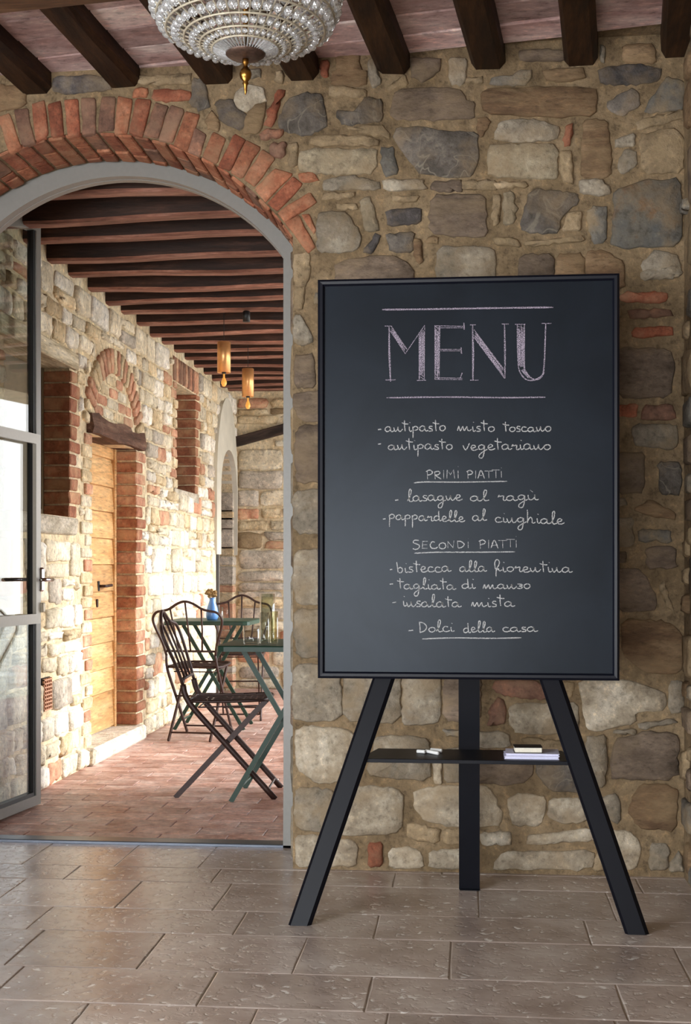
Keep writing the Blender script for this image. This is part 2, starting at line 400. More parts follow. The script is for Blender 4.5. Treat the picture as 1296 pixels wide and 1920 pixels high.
class Stones:
    def __init__(s, parent, to3, flipn=False, limit=300):
        s.parent = parent; s.to3 = to3; s.flip = flipn; s.items = []; s.limit = limit
    def add(s, poly, key, h=.014, name='stone', **kw):
        xs = [p[0] for p in poly]; ys = [p[1] for p in poly]
        s.items.append(((max(xs)-min(xs))*(max(ys)-min(ys)), poly, key, h, name, kw))
    def build(s, rank=None):
        items = s.items
        if rank: items = sorted(items, key=rank)
        cnt = {}; rest = {}
        for it in items:
            _, poly, key, h, name, kw = it
            vs, fs, c = stone_mesh(poly, h, s.to3, **kw)
            if s.flip: fs = flip(fs)
            cnt[name] = cnt.get(name, 0)+1
            if cnt[name] <= s.limit:
                mesh_obj(name, vs, fs, M[key], s.parent, smooth=True, loc=c)
            else:
                rest.setdefault((name, key), MB()).add([v+c for v in vs], fs)
        for (name, key), mb in rest.items():
            o = mb.build(name+'s', M[key], s.parent, smooth=True); o['kind'] = 'stuff'
class Raster:
    def __init__(s, x0, y0, x1, y1, res=.01):
        s.x0, s.y0, s.res = x0, y0, res
        s.g = np.zeros((int((y1-y0)/res)+1, int((x1-x0)/res)+1), bool)
        s.X, s.Y = np.meshgrid(x0+res*(np.arange(s.g.shape[1])+.5), y0+res*(np.arange(s.g.shape[0])+.5))
    def inside(s, poly):
        c = np.zeros_like(s.g); n = len(poly); j = n-1
        for i in range(n):
            xi, yi = poly[i]; xj, yj = poly[j]
            if yi != yj:
                m = ((yi > s.Y) != (yj > s.Y)) & (s.X < (xj-xi)*(s.Y-yi)/(yj-yi)+xi)
                c ^= m
            j = i
        return c
    def fill(s, poly, margin=0):
        m = s.inside(poly)
        if margin:
            k = int(round(margin/s.res)); b = m.copy()
            for _ in range(k):
                a = b.copy(); a[1:] |= b[:-1]; a[:-1] |= b[1:]; a[:, 1:] |= b[:, :-1]; a[:, :-1] |= b[:, 1:]; b = a
            m = b
        s.g |= m
    def rect(s, x0, y0, x1, y1, margin=0): s.fill([(x0-margin,y0-margin),(x1+margin,y0-margin),(x1+margin,y1+margin),(x0-margin,y1+margin)])
    def free(s, x0, y0, x1, y1):
        i0, i1 = int((y0-s.y0)/s.res), int((y1-s.y0)/s.res)+1; j0, j1 = int((x0-s.x0)/s.res), int((x1-s.x0)/s.res)+1
        if i0 < 0 or j0 < 0 or i1 > s.g.shape[0] or j1 > s.g.shape[1]: return False
        return not s.g[i0:i1, j0:j1].any()
def pick(keys):
    t = random.random()*sum(w for _, w in keys)
    for k, w_ in keys:
        t -= w_
        if t <= 0: return k
    return keys[-1][0]
def rough_quad(x0, y0, x1, y1, j):
    u = random.uniform
    w_, h_ = x1-x0, y1-y0
    p = [(x0+u(0,j)*w_, y0+u(0,j)*h_), (x0+w_*u(.35,.65), y0+u(0,j*.5)*h_), (x1-u(0,j)*w_, y0+u(0,j)*h_), (x1-u(0,j*.5)*w_, y0+h_*u(.35,.65)),
         (x1-u(0,j)*w_, y1-u(0,j)*h_), (x0+w_*u(.35,.65), y1-u(0,j*.5)*h_), (x0+u(0,j)*w_, y1-u(0,j)*h_), (x0+u(0,j*.5)*w_, y0+h_*u(.35,.65))]
    return p
def autofill(st, ra, keys, sizes, tries, h=(.012,.02), gap=.012, j=.14, bounds=None, **kw):
    b = bounds
    for (wmin, wmax, hmin, hmax), nt_ in zip(sizes, tries):
        for _ in range(nt_):
            w_, h_ = random.uniform(wmin, wmax), random.uniform(hmin, hmax)
            x0, y0 = random.uniform(b[0], b[2]-w_), random.uniform(b[1], b[3]-h_)
            if ra.free(x0, y0, x0+w_, y0+h_):
                st.add(rough_quad(x0, y0, x0+w_, y0+h_, j), pick(keys), random.uniform(*h), **kw)
                ra.rect(x0, y0, x0+w_, y0+h_, gap)

# ================================================================== FRONT WALL (wall_front)
WY = 4.62; WB = 5.02
AC = (-1.40, 1.792); AR = .914; JX = -.64; JXL = -2.16; SPZ = 2.30
a0 = math.atan2(SPZ-AC[1], JX-AC[0]); a1 = math.pi-a0
arc = [(AC[0]+AR*math.cos(a0+(a1-a0)*i/40), AC[1]+AR*math.sin(a0+(a1-a0)*i/40)) for i in range(41)]
jl = [(JX+.006*math.sin(z*9), z) for z in [0, .4, .8, 1.2, 1.6, 2.0]]
outline = [(2.6, -.05), (2.6, 3.35), (-3.4, 3.35), (-3.4, -.05), (JXL, -.05)]+arc[::-1]+[(JX, -.05)]
front3 = lambda a, b, t: Vector((a, WY-t, b))
wall = plate(outline, [], lambda a, b, t: Vector((a, t, b)), WY, WB, M['mortar'], 'wall_front')
tag(wall, 'rubble stone wall with brick arched doorway behind the menu board', kind='structure')
Zs = {1:(540,60,3.6),2:(900,60,3.2727),3:(540,280,3.6),4:(900,280,3.2727),5:(540,1260,3.6),6:(880,1260,3.115),7:(0,120,3.6),8:(340,120,4.32),9:(1140,480,2.34),10:(540,500,3.84),11:(540,1000,3.0)}
TR = [
(1,'r',[(220,200),(275,195),(270,310),(235,305),(218,250)]),
(1,'b',[(330,170),(480,160),(490,250),(530,270),(530,360),(300,360),(300,270),(335,250)]),
(1,'g',[(540,210),(590,180),(630,350),(575,380),(550,300)]),
(1,'t',[(680,365),(790,290),(805,360),(700,390)]),
(1,'p',[(825,180),(1025,180),(1020,250),(950,320),(890,330),(840,290)]),
(1,'g',[(1085,180),(1200,180),(1195,350),(1095,350)]),
(1,'t',[(1205,310),(1310,305),(1310,350),(1210,345)]),
(1,'t',[(280,375),(390,370),(530,400),(520,440),(290,440)]),
(1,'d',[(-20,500),(20,450),(110,415),(225,430),(268,635),(180,670),(120,700),(-60,655),(-45,560)]),
(1,'d',[(320,530),(440,545),(530,445),(634,460),(634,610),(380,635)]),
(1,'t',[(385,655),(540,628),(640,640),(700,720),(600,700)]),
(1,'p',[(735,390),(1010,378),(1150,395),(1200,450),(1255,470),(1250,590),(760,595),(695,560)]),
(1,'l',[(75,815),(210,785),(395,795),(600,790),(596,900),(540,965),(90,955)]),
(1,'t',[(150,745),(170,705),(480,695),(620,735),(600,775),(200,772)]),
(1,'u',[(625,790),(710,785),(745,955),(650,968)]),
(1,'d',[(735,650),(950,645),(1080,680),(1270,680),(1280,850),(1240,975),(1100,982),(900,950),(850,890),(760,790),(720,720)]),
(2,'p',[(250,110),(515,110),(515,180),(250,185)]),
(2,'b',[(880,80),(1070,80),(1075,190),(880,190)]),
(2,'g',[(740,90),(770,90),(765,190),(740,180)]),
(2,'u',[(55,325),(80,280),(200,275),(240,240),(315,240),(310,290),(250,330)]),
(2,'b',[(380,235),(630,215),(640,290),(480,310),(410,295)]),
(2,'k',[(735,225),(960,200),(1110,225),(1090,300),(960,320),(745,325)]),
(2,'b',[(10,370),(60,352),(400,342),(700,345),(715,400),(710,515),(400,520),(20,505)]),
(2,'d',[(770,445),(920,355),(965,370),(985,455),(860,520)]),
(2,'u',[(1140,275),(1255,310),(1250,470),(1060,500),(1015,485)]),
(2,'t',[(960,550),(1245,475),(1248,530),(980,605)]),
(2,'g',[(100,600),(150,540),(350,540),(495,595),(460,660),(280,670),(100,665)]),
(2,'r',[(530,570),(572,568),(555,690),(510,695)]),
(2,'b',[(640,540),(780,545),(800,700),(800,895),(620,895),(630,700)]),
(2,'l',[(50,740),(70,690),(440,690),(475,730),(475,895),(400,905),(60,890)]),
(2,'t',[(485,735),(565,735),(575,930),(500,910)]),
(2,'t',[(980,640),(1180,590),(1248,640),(1248,860),(1000,870)]),
(2,'g',[(830,655),(950,630),(950,700),(835,705)]),
(2,'g',[(880,725),(960,740),(960,820),(870,870),(850,830)]),
(2,'b',[(-10,530),(40,530),(60,560),(10,640),(-20,600)]),
(3,'g',[(250,210),(430,183),(610,222),(625,275),(250,280)]),
(3,'g',[(650,212),(900,203),(935,275),(650,280)]),
(3,'p',[(975,220),(1160,207),(1170,285),(975,288)]),
(3,'t',[(1185,215),(1400,212),(1420,240),(1400,275),(1180,272)]),
(3,'t',[(250,297),(445,297),(450,322),(240,345)]),
(3,'t',[(330,370),(460,370),(465,410),(340,410)]),
(3,'l',[(485,345),(560,325),(620,540),(530,550),(500,450)]),
(3,'t',[(700,315),(885,315),(850,355),(710,362)]),
(3,'k',[(670,410),(890,400),(895,495),(680,520)]),
(3,'p',[(965,315),(1330,305),(1345,590),(1180,590),(960,560)]),
(3,'g',[(215,430),(370,425),(430,480),(495,600),(490,650),(430,690),(200,690),(200,520)]),
(3,'k',[(505,690),(590,575),(625,590),(575,705)]),
(3,'d',[(670,575),(850,560),(840,690),(690,695)]),
(3,'b',[(850,610),(900,620),(910,740),(880,780),(855,720)]),
(3,'b',[(950,595),(1010,595),(1010,635),(940,630)]),
(3,'p',[(330,755),(700,720),(840,795),(850,1000),(320,1000)]),
(3,'t',[(50,705),(140,700),(155,840),(110,930),(48,920),(45,800)]),
(3,'g',[(1010,660),(1296,660),(1400,700),(1400,950),(1010,950)]),
(4,'t',[(75,205),(280,200),(290,232),(110,245)]),
(4,'l',[(148,268),(213,265),(220,455),(150,458),(142,350)]),
(4,'t',[(75,290),(125,290),(120,465),(75,465)]),
(4,'d',[(310,243),(600,268),(600,330),(500,420),(480,510),(380,518),(245,495)]),
(4,'g',[(615,185),(740,190),(800,260),(790,280),(615,278)]),
(4,'t',[(540,400),(615,380),(620,495),(505,500)]),
(4,'t',[(280,573),(620,528),(635,565),(290,600)]),
(4,'t',[(85,545),(220,545),(250,598),(100,590)]),
(4,'u',[(655,390),(700,355),(785,360),(770,570),(690,570),(670,450)]),
(4,'m',[(830,260),(1000,193),(1225,187),(1240,400),(1225,590),(900,605),(800,580),(825,400)]),
(4,'g',[(990,700),(1080,622),(1220,660),(1235,780),(1030,800)]),
(4,'p',[(250,645),(455,645),(455,860),(230,860)]),
(4,'b',[(465,645),(640,645),(640,860),(465,860)]),
(4,'b',[(650,635),(760,628),(880,690),(880,860),(650,860)]),
(5,'g',[(40,-50),(355,-50),(360,325),(50,325),(35,240)]),
(5,'g',[(375,-40),(760,-40),(760,345),(375,330)]),
(5,'g',[(775,-40),(1030,-40),(1030,330),(880,355),(775,350)]),
(5,'p',[(1050,20),(1300,20),(1300,340),(1050,320)]),
(5,'u',[(1040,390),(1160,390),(1160,430),(1090,430)]),
(5,'l',[(50,400),(130,370),(400,385),(450,440),(420,560),(400,700),(300,745),(200,740),(60,650)]),
(5,'g',[(590,445),(720,435),(920,440),(960,500),(960,730),(560,700),(540,640),(580,540)]),
(5,'l',[(985,560),(1035,560),(1035,760),(985,740)]),
(5,'g',[(1055,520),(1240,520),(1240,740),(1055,740)]),
(5,'g',[(60,790),(290,790),(315,850),(300,1090),(60,1050),(48,900)]),
(5,'l',[(345,800),(540,770),(770,790),(770,1080),(480,1098),(335,1090)]),
(5,'l',[(860,800),(1010,772),(1350,765),(1454,960),(1420,1045),(1100,1035),(930,1000),(860,920)]),
(5,'t',[(815,1015),(1030,1055),(1015,1160),(805,1120)]),
(5,'t',[(1050,1062),(1240,1062),(1240,1160),(1050,1160)]),
(5,'l',[(55,1110),(190,1105),(255,1140),(250,1310),(55,1310)]),
(5,'l',[(290,1135),(440,1140),(465,1200),(460,1310),(275,1310)]),
(5,'r',[(545,1155),(635,1155),(635,1310),(545,1310)]),
(5,'l',[(690,1200),(820,1178),(900,1220),(915,1320),(690,1320)]),
(5,'l',[(960,1210),(1170,1200),(1250,1230),(1250,1325),(960,1325)]),
(6,'q',[(150,50),(360,50),(440,90),(440,165),(220,140),(140,100)]),
(6,'q',[(120,230),(160,155),(205,170),(212,290),(105,320)]),
(6,'l',[(245,190),(470,180),(630,182),(635,358),(280,362),(240,300)]),
(6,'l',[(645,50),(940,50),(1140,120),(1145,215),(960,240),(980,290),(740,345),(690,330),(670,200)]),
(6,'g',[(1170,60),(1255,60),(1250,230),(1170,240)]),
(6,'g',[(985,300),(1180,272),(1218,298),(1000,332)]),
(6,'g',[(860,333),(970,333),(970,362),(850,362)]),
(6,'g',[(-20,345),(220,345),(240,440),(-20,440)]),
(6,'t',[(300,380),(560,400),(560,470),(430,480),(350,430)]),
(6,'p',[(0,510),(370,505),(360,600),(300,660),(0,650)]),
(6,'d',[(390,520),(640,515),(680,700),(480,690),(400,600)]),
(6,'g',[(680,385),(790,375),(805,500),(790,680),(700,640)]),
(6,'p',[(850,400),(1040,352),(1200,362),(1222,400),(1215,625),(840,628),(830,560)]),
(6,'b',[(930,800),(1000,652),(1150,660),(1215,700),(1205,930),(1020,910),(950,850)]),
(6,'l',[(230,740),(320,712),(450,735),(420,898),(260,890),(235,820)]),
(6,'l',[(475,740),(650,738),(700,860),(560,885),(465,850)]),
(6,'g',[(760,740),(870,712),(885,850),(850,880),(790,840)]),
(6,'l',[(340,950),(730,908),(750,985),(350,1008)]),
(6,'l',[(70,935),(240,930),(240,1010),(70,1010)]),
(6,'l',[(150,1120),(200,1050),(740,1038),(710,1150),(150,1155)]),
(6,'l',[(830,930),(930,930),(1000,1000),(980,1150),(870,1150),(830,1000)]),
(6,'g',[(1060,1005),(1165,1008),(1160,1150),(1050,1150)]),
(6,'t',[(745,1060),(810,1060),(840,1155),(725,1155)]),
(6,'g',[(1178,1115),(1230,1040),(1255,1165),(1178,1160)]),
(9,'g',[(150,62),(300,45),(320,75),(280,100),(150,105)]),
(9,'r',[(60,160),(260,160),(245,205),(60,205)]),
(9,'q',[(90,235),(270,232),(278,265),(100,280)]),
(9,'r',[(120,312),(280,312),(280,350),(110,362)]),
(9,'p',[(40,402),(270,414),(290,480),(270,620),(40,620)]),
(9,'r',[(40,655),(125,652),(120,705),(40,705)]),
(9,'q',[(155,658),(280,652),(295,720),(150,718)]),
(9,'g',[(110,737),(295,742),(305,810),(280,850),(120,830)]),
(9,'p',[(40,865),(160,870),(155,1035),(40,1040)]),
(9,'d',[(220,905),(322,905),(322,1040),(230,1045)]),
(9,'b',[(110,1115),(190,1072),(300,1130),(285,1160),(200,1140)]),
(9,'g',[(30,1150),(110,1155),(110,1270),(30,1270)]),
(9,'u',[(140,1202),(275,1202),(275,1255),(145,1250)]),
(9,'p',[(170,1275),(295,1280),(295,1370),(170,1370)]),
(9,'p',[(40,1375),(150,1382),(215,1500),(200,1550),(40,1560)]),
(9,'t',[(225,1455),(245,1420),(295,1570),(255,1530)]),
(9,'b',[(65,1597),(260,1602),(335,1680),(318,1835),(150,1820),(65,1740)]),
(10,'t',[(45,150),(120,140),(112,300),(45,310)]),
(10,'g',[(40,370),(100,360),(185,530),(100,570),(45,540)]),
(10,'p',[(50,645),(190,635),(195,870),(55,868)]),
(10,'p',[(45,905),(330,900),(330,1125),(95,1110),(42,1000)]),
(10,'p',[(52,1220),(90,1150),(350,1150),(350,1550),(80,1550),(55,1450)]),
(10,'g',[(43,1650),(80,1610),(330,1600),(330,1915),(45,1915)]),
(11,'g',[(33,130),(70,95),(250,95),(250,400),(50,395),(33,290)]),
(11,'g',[(35,465),(60,432),(260,430),(260,695),(55,692),(38,560)]),
(8,'t',[(770,60),(820,60),(830,150),(760,150)]),
(8,'r',[(770,215),(840,222),(740,510),(670,492)]),
(8,'l',[(430,245),(520,172),(660,192),(690,300),(600,322),(540,390),(440,345)]),
(8,'k',[(275,312),(410,295),(440,355),(530,420),(500,510),(465,535),(330,465)]),
(8,'b',[(545,400),(605,335),(690,325),(640,555),(512,560),(510,515)]),
(8,'d',[(90,125),(180,125),(235,330),(150,380),(85,330)]),
(8,'b',[(200,460),(250,365),(310,480),(300,540),(230,530)]),
(8,'q',[(640,580),(680,532),(815,540),(810,590),(650,625)]),
(8,'q',[(735,640),(860,645),(830,770),(720,740)]),
(8,'o',[(950,890),(1080,882),(1110,960),(965,950)]),
(8,'t',[(870,655),(945,645),(945,815),(870,840)]),
(7,'k',[(370,92),(600,75),(730,102),(740,182),(440,202),(360,180)]),
(7,'r',[(1045,175),(1275,180),(1285,252),(1030,248)]),
(7,'o',[(920,168),(990,168),(985,228),(902,222)]),
(7,'t',[(940,85),(1290,62),(1290,138),(940,143)]),
(7,'b',[(-20,140),(170,155),(175,290),(-20,320)]),
]
VB = [(7,'o',[(-5,375),(65,340),(140,550),(60,600)]),(7,'q',[(100,325),(185,305),(235,530),(150,550)]),
(7,'r',[(220,280),(300,262),(325,480),(245,515)]),(7,'r',[(325,280),(410,260),(430,475),(355,490)]),(7,'r',[(440,250),(525,245),(540,470),(460,480)]),
(7,'q',[(552,240),(645,238),(645,465),(560,470)]),(7,'q',[(690,230),(780,230),(765,445),(665,455)]),(7,'o',[(800,225),(895,250),(860,465),(775,465)]),
(7,'r',[(925,240),(1020,250),(965,485),(875,455)]),(7,'q',[(1050,270),(1135,290),(1070,500),(975,480)]),(7,'q',[(1150,290),(1240,315),(1165,530),(1075,510)]),
(8,'o',[(37,395),(150,420),(50,700),(-60,650)]),(8,'q',[(115,530),(195,580),(150,740),(60,710)]),(8,'o',[(260,565),(355,610),(290,800),(180,750)]),
(8,'r',[(430,580),(515,625),(400,860),(305,825)]),(8,'o',[(530,625),(640,690),(490,925),(405,880)]),(8,'o',[(655,705),(755,765),(600,990),(510,930)]),
(8,'o',[(750,860),(900,895),(690,1110),(605,1010)]),(8,'r',[(905,920),(975,985),(790,1185),(705,1120)]),(8,'o',[(1040,1045),(1085,1130),(850,1280),(790,1200)]),
(8,'o',[(850,1290),(960,1235),(1080,1480),(1020,1520)]),(8,'o',[(980,1235),(1040,1232),(1090,1340),(1070,1370)])]
def grow(P, d):
    cx = sum(p[0] for p in P)/len(P); cy = sum(p[1] for p in P)/len(P); out = []
    for x, y in P:
        l = math.hypot(x-cx, y-cy); out.append((x+(x-cx)/l*d, y+(y-cy)/l*d))
    return out
def z2wall(z, poly):
    ox, oy, s = Zs[z]; out = []
    for X, Y in poly:
        p = on_y(ox+X/s, oy+Y/s, WY); out.append((p.x, p.z))
    return out
st = Stones(wall, front3, limit=300)
ra = Raster(-2.9, 0, .80, 3.05, .01)
ra.fill([(JXL-.01,-1)]+[(x*1.0, z) for x, z in arc[::-1]]+[(JX+.012,-1)], .01)
for z, k, poly in TR:
    if z <= 4 and k == 'l': k = 'e'
    P = grow(z2wall(z, poly), .005); st.add(P, k, random.uniform(.007, .014), jit=.0024, inset=.006, bow=.6, fine=.016); ra.fill(P, .01)
for z, k, poly in VB:
    P = grow(z2wall(z, poly), .006); st.add(P, k, random.uniform(.006, .010), name='brick', jit=.0014, inset=.005, soft=1, bow=.1, cut=.07); ra.fill(P, .01)
# arch bricks continuing out of view on the left
for i in range(7):
    a = math.radians(117+5.6*i)
    for_, tt = (AR+.03, AR+.16)
    P = [(AC[0]+r*math.cos(a+d), AC[1]+r*math.sin(a+d)) for r, d in ((for_, .028), (tt, .026), (tt, -.026), (for_, -.028))]
    if on_y(0, 300, WY).x > max(p[0] for p in P)+.0:
        st.add(P, random.choice('oqr'), .013, name='brick', jit=.001, inset=.005, bow=.1)
    ra.fill(P, .01)
# beam pockets keep free
BE = [(67,175),(232,163),(406,158),(567,150),(738,138),(915,130),(1090,122),(1270,107)]
for bx_, by_ in BE:
    p = on_y(bx_, by_, WY); ra.rect(p.x-.065, p.z-.015, p.x+.065, 3.2)
ra.rect(-3, 2.955, 1, 3.2)
KF = [('t',3),('g',3),('p',2.5),('b',2),('d',.8),('l',.7),('q',.5),('u',.5)]
autofill(st, ra, KF, [(.18,.34,.12,.2),(.10,.2,.07,.12),(.07,.12,.05,.08),(.04,.08,.03,.05)], [500,2500,4000,5000], gap=.006, h=(.006,.012), j=.1, bounds=(-2.88,.02,.75,2.95), jit=.002, inset=.008)
st.build(rank=lambda it: -it[0])
# soffit bricks of the arch, laid through the wall thickness
sof = []
na = 27
for i in range(na):
    ta = a0+(a1-a0)*(i+.5)/na
    cuts = [WY+.004, WY+.13+.05*(i % 2), WY+.27-.04*(i % 2), WY+.315] if i % 3 else [WY+.004, WY+.2, WY+.315]
    for j in range(len(cuts)-1):
        hw = (a1-a0)/na*.5*AR-.006; h = .008+random.uniform(0,.006)
        bmv = MB()
        L = (cuts[j+1]-cuts[j])/2-.004
        bmv.bbox(-hw, -L, -.03, hw, L, h, .004, .002)
        o = bmv.build('soffit_brick', M[random.choice('oorrq')], wall)
        c = Vector((AC[0]+(AR)*math.cos(ta), (cuts[j]+cuts[j+1])/2, AC[1]+(AR)*math.sin(ta)))
        o.location = c
        # local z points towards the arch centre
        nz = Vector((-math.cos(ta), 0, -math.sin(ta))); ny = Vector((0,1,0)); nx = ny.cross(nz)
        o.rotation_euler = Matrix((nx, ny, nz)).transposed().to_euler()
# quoin stones on the right jamb face
zz = 0.03
while zz < 2.2:
    h_ = random.uniform(.16,.24)
    P = rough_quad(WY+.012, zz, WY+random.uniform(.2,.32), min(zz+h_, 2.26), .08)
    vs, fs, c = stone_mesh(P, .012, lambda a, b, t: Vector((JX-t, a, b)))
    mesh_obj('jamb_stone', vs, flip(fs), M[random.choice('gtp')], wall, smooth=True, loc=c)
    zz += h_+.02

# ------------------------------------------------------------------ right return wall and rest of the room shell
RX = .7556
rw = plate([(3.55,-.05),(WY,-.05),(WY,3.3),(3.55,3.3)], [], lambda a, b, t: Vector((t, a, b)), RX, RX+.4, M['mortar'], 'wall_right')
tag(rw, 'rubble stone return wall at the right edge', kind='structure')
sr = Stones(rw, lambda a, b, t: Vector((RX-t, a, b)), flipn=True)
rr_ = Raster(3.55, 0, WY, 3.0); autofill(sr, rr_, KF+[('u',2)], [(.16,.34,.14,.3),(.1,.2,.08,.14),(.05,.1,.05,.08)], [300,900,900], h=(.012,.022), bounds=(3.57,.02,WY-.015,2.95), jit=.002, inset=.008)
sr.build()
def struct(name, mb, mat, label):
    o = mb.build(name, mat); tag(o, label, kind='structure'); return o
struct('wall_right.001', MB().box(2.4,-3.6,-.05,2.6,WY,3.5), M['mortar'], 'plain far right wall of the room, out of view')
struct('wall_left', MB().box(-3.4,-3.6,-.05,-3.2,WY,3.5), M['mortar'], 'plain left wall of the room, out of view')
struct('wall_back.001', MB().box(-3.4,-3.8,1.75,2.6,-3.6,3.6).box(.1,-3.8,-.05,2.6,-3.6,1.75), M['mortar'], 'wall behind the camera beside its wide window, out of view')
# ceiling
def zc(x, y): return 2.962+.0155*x-.0585*(y-WY)
cm = MB(); vs = []
for (x, y) in ((-3.4,-3.6),(2.6,-3.6),(2.6,WB),(-3.4,WB)): vs.append((x, y, zc(x, y)+.012))
for (x, y) in ((-3.4,-3.6),(2.6,-3.6),(2.6,WB),(-3.4,WB)): vs.append((x, y, zc(x, y)+.2))
cm.add(vs, [(0,1,2,3),(7,6,5,4),(0,4,5,1),(1,5,6,2),(2,6,7,3),(3,7,4,0)])
ceil = struct('ceiling', cm, M['mortar'], 'beamed terracotta tile ceiling of the room')
D = Vector((.1286, 1.017, -.0575)); Dn = Vector((D.x, D.y, 0)).normalized(); Lr = Vector((Dn.y, -Dn.x, 0))
def beam_mesh(p_end, length, wid, hgt, hang):
    mb = MB(); n = 12; vs = []; fs = []
    for i in range(n+1):
        t = -i/n*length/D.y
        c = p_end + D*t
        j = lambda: random.uniform(-.004, .004)
        wd = wid*(1+random.uniform(-.04,.04))
        prof = [(-wd/2, hgt), (-wd/2+j(), .022+j()), (-wd/2+.018, j()), (wd/2-.018, j()), (wd/2+j(), .022+j()), (wd/2, hgt)]
        for (a, b) in prof: vs.append(c+Lr*a+Vector((0,0,b)))
    for i in range(n):
        for k in range(6):
            l = (k+1) % 6; fs.append((i*6+k, i*6+l, (i+1)*6+l, (i+1)*6+k))
    fs.append((5,4,3,2,1,0)); fs.append(tuple(n*6+k for k in range(6)))
    return mb.add(vs, fs)
bnames = ['leftmost rafter over the brick arch','second rafter from the left, over the arch','third rafter from the left, passing left of the crystal chandelier','rafter whose end shows just right of the chandelier','rafter right of the chandelier over the dark veined stone','rafter ending above the long brown stone','rafter ending over the dark long stone near the right','rightmost rafter at the right edge']
for i, (bx_, by_) in enumerate(BE):
    p = on_y(bx_, by_, WY+.0)
    p.z -= .002
    o = beam_mesh(p+D*.06, 5.2, .118, max(.08, zc(p.x, p.y)-p.z+.01), 0).build('ceiling_beam', M['beam'])
    tag(o, 'dark stained '+bnames[i], 'beam', 'dark rafters of the room ceiling')
# purlin crossing under the rafters, out at the top left corner
pp = on_z(0, 25, 2.745); Ld = Lr
c0 = pp-Ld*2.0-Dn*.16; mbp = MB(); q = []
for s_, t_ in ((0,0),(3.9,0),(3.9,.16),(0,.16)): q.append(c0+Ld*s_+Dn*t_)
mbp.add(q+[v+Vector((0,0,.2)) for v in q], [(3,2,1,0),(4,5,6,7),(0,1,5,4),(1,2,6,5),(2,3,7,6),(3,0,4,7)])
o = mbp.build('ceiling_beam', wood_mat('brown_purlin', (.26,.17,.11), (.36,.25,.17), (.45,.33,.24), 'X', 4)); tag(o, 'brown cross beam under the rafters in the top left corner', 'beam', 'cross beam of the room ceiling')
# terracotta ceiling tiles between rafters, courses parallel to the purlin
P0 = on_y(567,150,WY); 
for row in range(9):
    for b in range(-5, 6):
        s0, s1 = (b)*.334+.06, (b+1)*.334-.06
        t1_ = -row*.142+.05; t0_ = t1_-.136
        q = []
        base = Vector((P0.x, WY, 0))
        for s_, t_ in ((s0-.02,t0_),(s1+.02,t0_),(s1+.02,t1_),(s0-.02,t1_)):
            v = base+Lr*s_+Dn*t_; q.append(v)
        if min(v.x for v in q) < -2.4 or max(v.x for v in q) > 1.3: continue
        dz = random.uniform(.0, .007); cc = sum(q, Vector())/4
        lo = [Vector((v.x, v.y, zc(v.x, v.y)-.004-dz+random.uniform(-.001,.001))) for v in q]; hi = [Vector((v.x, v.y, zc(v.x, v.y)+.03)) for v in q]
        lo2 = [cc.lerp(Vector((v.x,v.y,0)), 1.0) for v in q]
        vsx = [v-cc for v in hi]+[v+Vector((0,0,.004))-cc for v in lo]+[Vector((cc.x+(v.x-cc.x)*.965, cc.y+(v.y-cc.y)*.94, v.z))-cc for v in lo]
        fsx = [(0,1,2,3)]
        for r_ in (0,4):
            for k in range(4): fsx.append((r_+k, r_+4+k, r_+4+(k+1) % 4, r_+(k+1) % 4))
        fsx.append((11,10,9,8))
        mesh_obj('ceiling_tile', vsx, fsx, M['ctile'], ceil, loc=cc)

# ------------------------------------------------------------------ room floor, tiles traced by course
fl = struct('floor', MB().box(-3.4,-3.6,-.08,2.6,4.96,-.0025), plain('grey_grout', (.66,.61,.56), .9), 'limestone tiled floor of the room')
def fy(px, py): return on_z(px, py, 0).y
rows = [fy(600,1631)+.02, fy(600,1664), fy(600,1714), fy(600,1759), fy(600,1832), fy(600,1893.5)]
rows = [4.955, 4.69]+[fy(600,1630.5), fy(600,1663), fy(600,1714), fy(600,1758.5), fy(600,1831.5), fy(600,1894)]
# courses (bottom line = nearer): list of joints in pixels at mid course
J = [ (4.955, fy(300,1626), [(237,1605),(387,1610)]),
      (fy(300,1626), fy(900,1667), [(405,1643),(739,1650),(1195,1653)]),
      (fy(900,1667), fy(900,1720), [(22,1667),(238,1680),(415,1685),(898,1693),(1145,1697)]),
      (fy(900,1720), fy(700,1760), [(70,1724),(448,1733),(706,1739),(1101,1744)]),
      (fy(700,1760), fy(840,1835), [(281,1786),(561,1795),(845,1799),(1278,1805)]),
      (fy(840,1835), fy(685,1897), [(385,1858),(691,1866),(1164,1872)]),
      (fy(685,1897), fy(685,1897)-.27, [(151,1901),(476,1906),(727,1907)])]
def tile(x0, y0, x1, y1):
    g = .0018
    mb = MB(); hx, hy = (x1-x0)/2-g, (y1-y0)/2-g
    n = max(2, int((x1-x0)/.07)); pts = []
    for k in range(n): pts.append((-hx+2*hx*k/n, -hy))
    for k in range(3): pts.append((hx, -hy+2*hy*k/3))
    for k in range(n): pts.append((hx-2*hx*k/n, hy))
    for k in range(3): pts.append((-hx, hy-2*hy*k/3))
    ju = lambda: random.uniform(-.0016,.0016)
    P = [(x+ju(), y+ju()) for x, y in pts]; L = len(P); z = random.uniform(-.001,.001)
    vs = [(x,y,-.006) for x,y in P]+[(x,y,-.0012) for x,y in P]+[(x*(1-.003/hx),y*(1-.003/hy),z*.5) for x,y in P]
    fs = [(r*L+i, r*L+(i+1) % L, (r+1)*L+(i+1) % L, (r+1)*L+i) for r in range(2) for i in range(L)]+[tuple(range(2*L,3*L))]
    return mesh_obj('floor_tile', vs, fs, M['floor'], fl, loc=((x0+x1)/2,(y0+y1)/2,0))
lasty = None
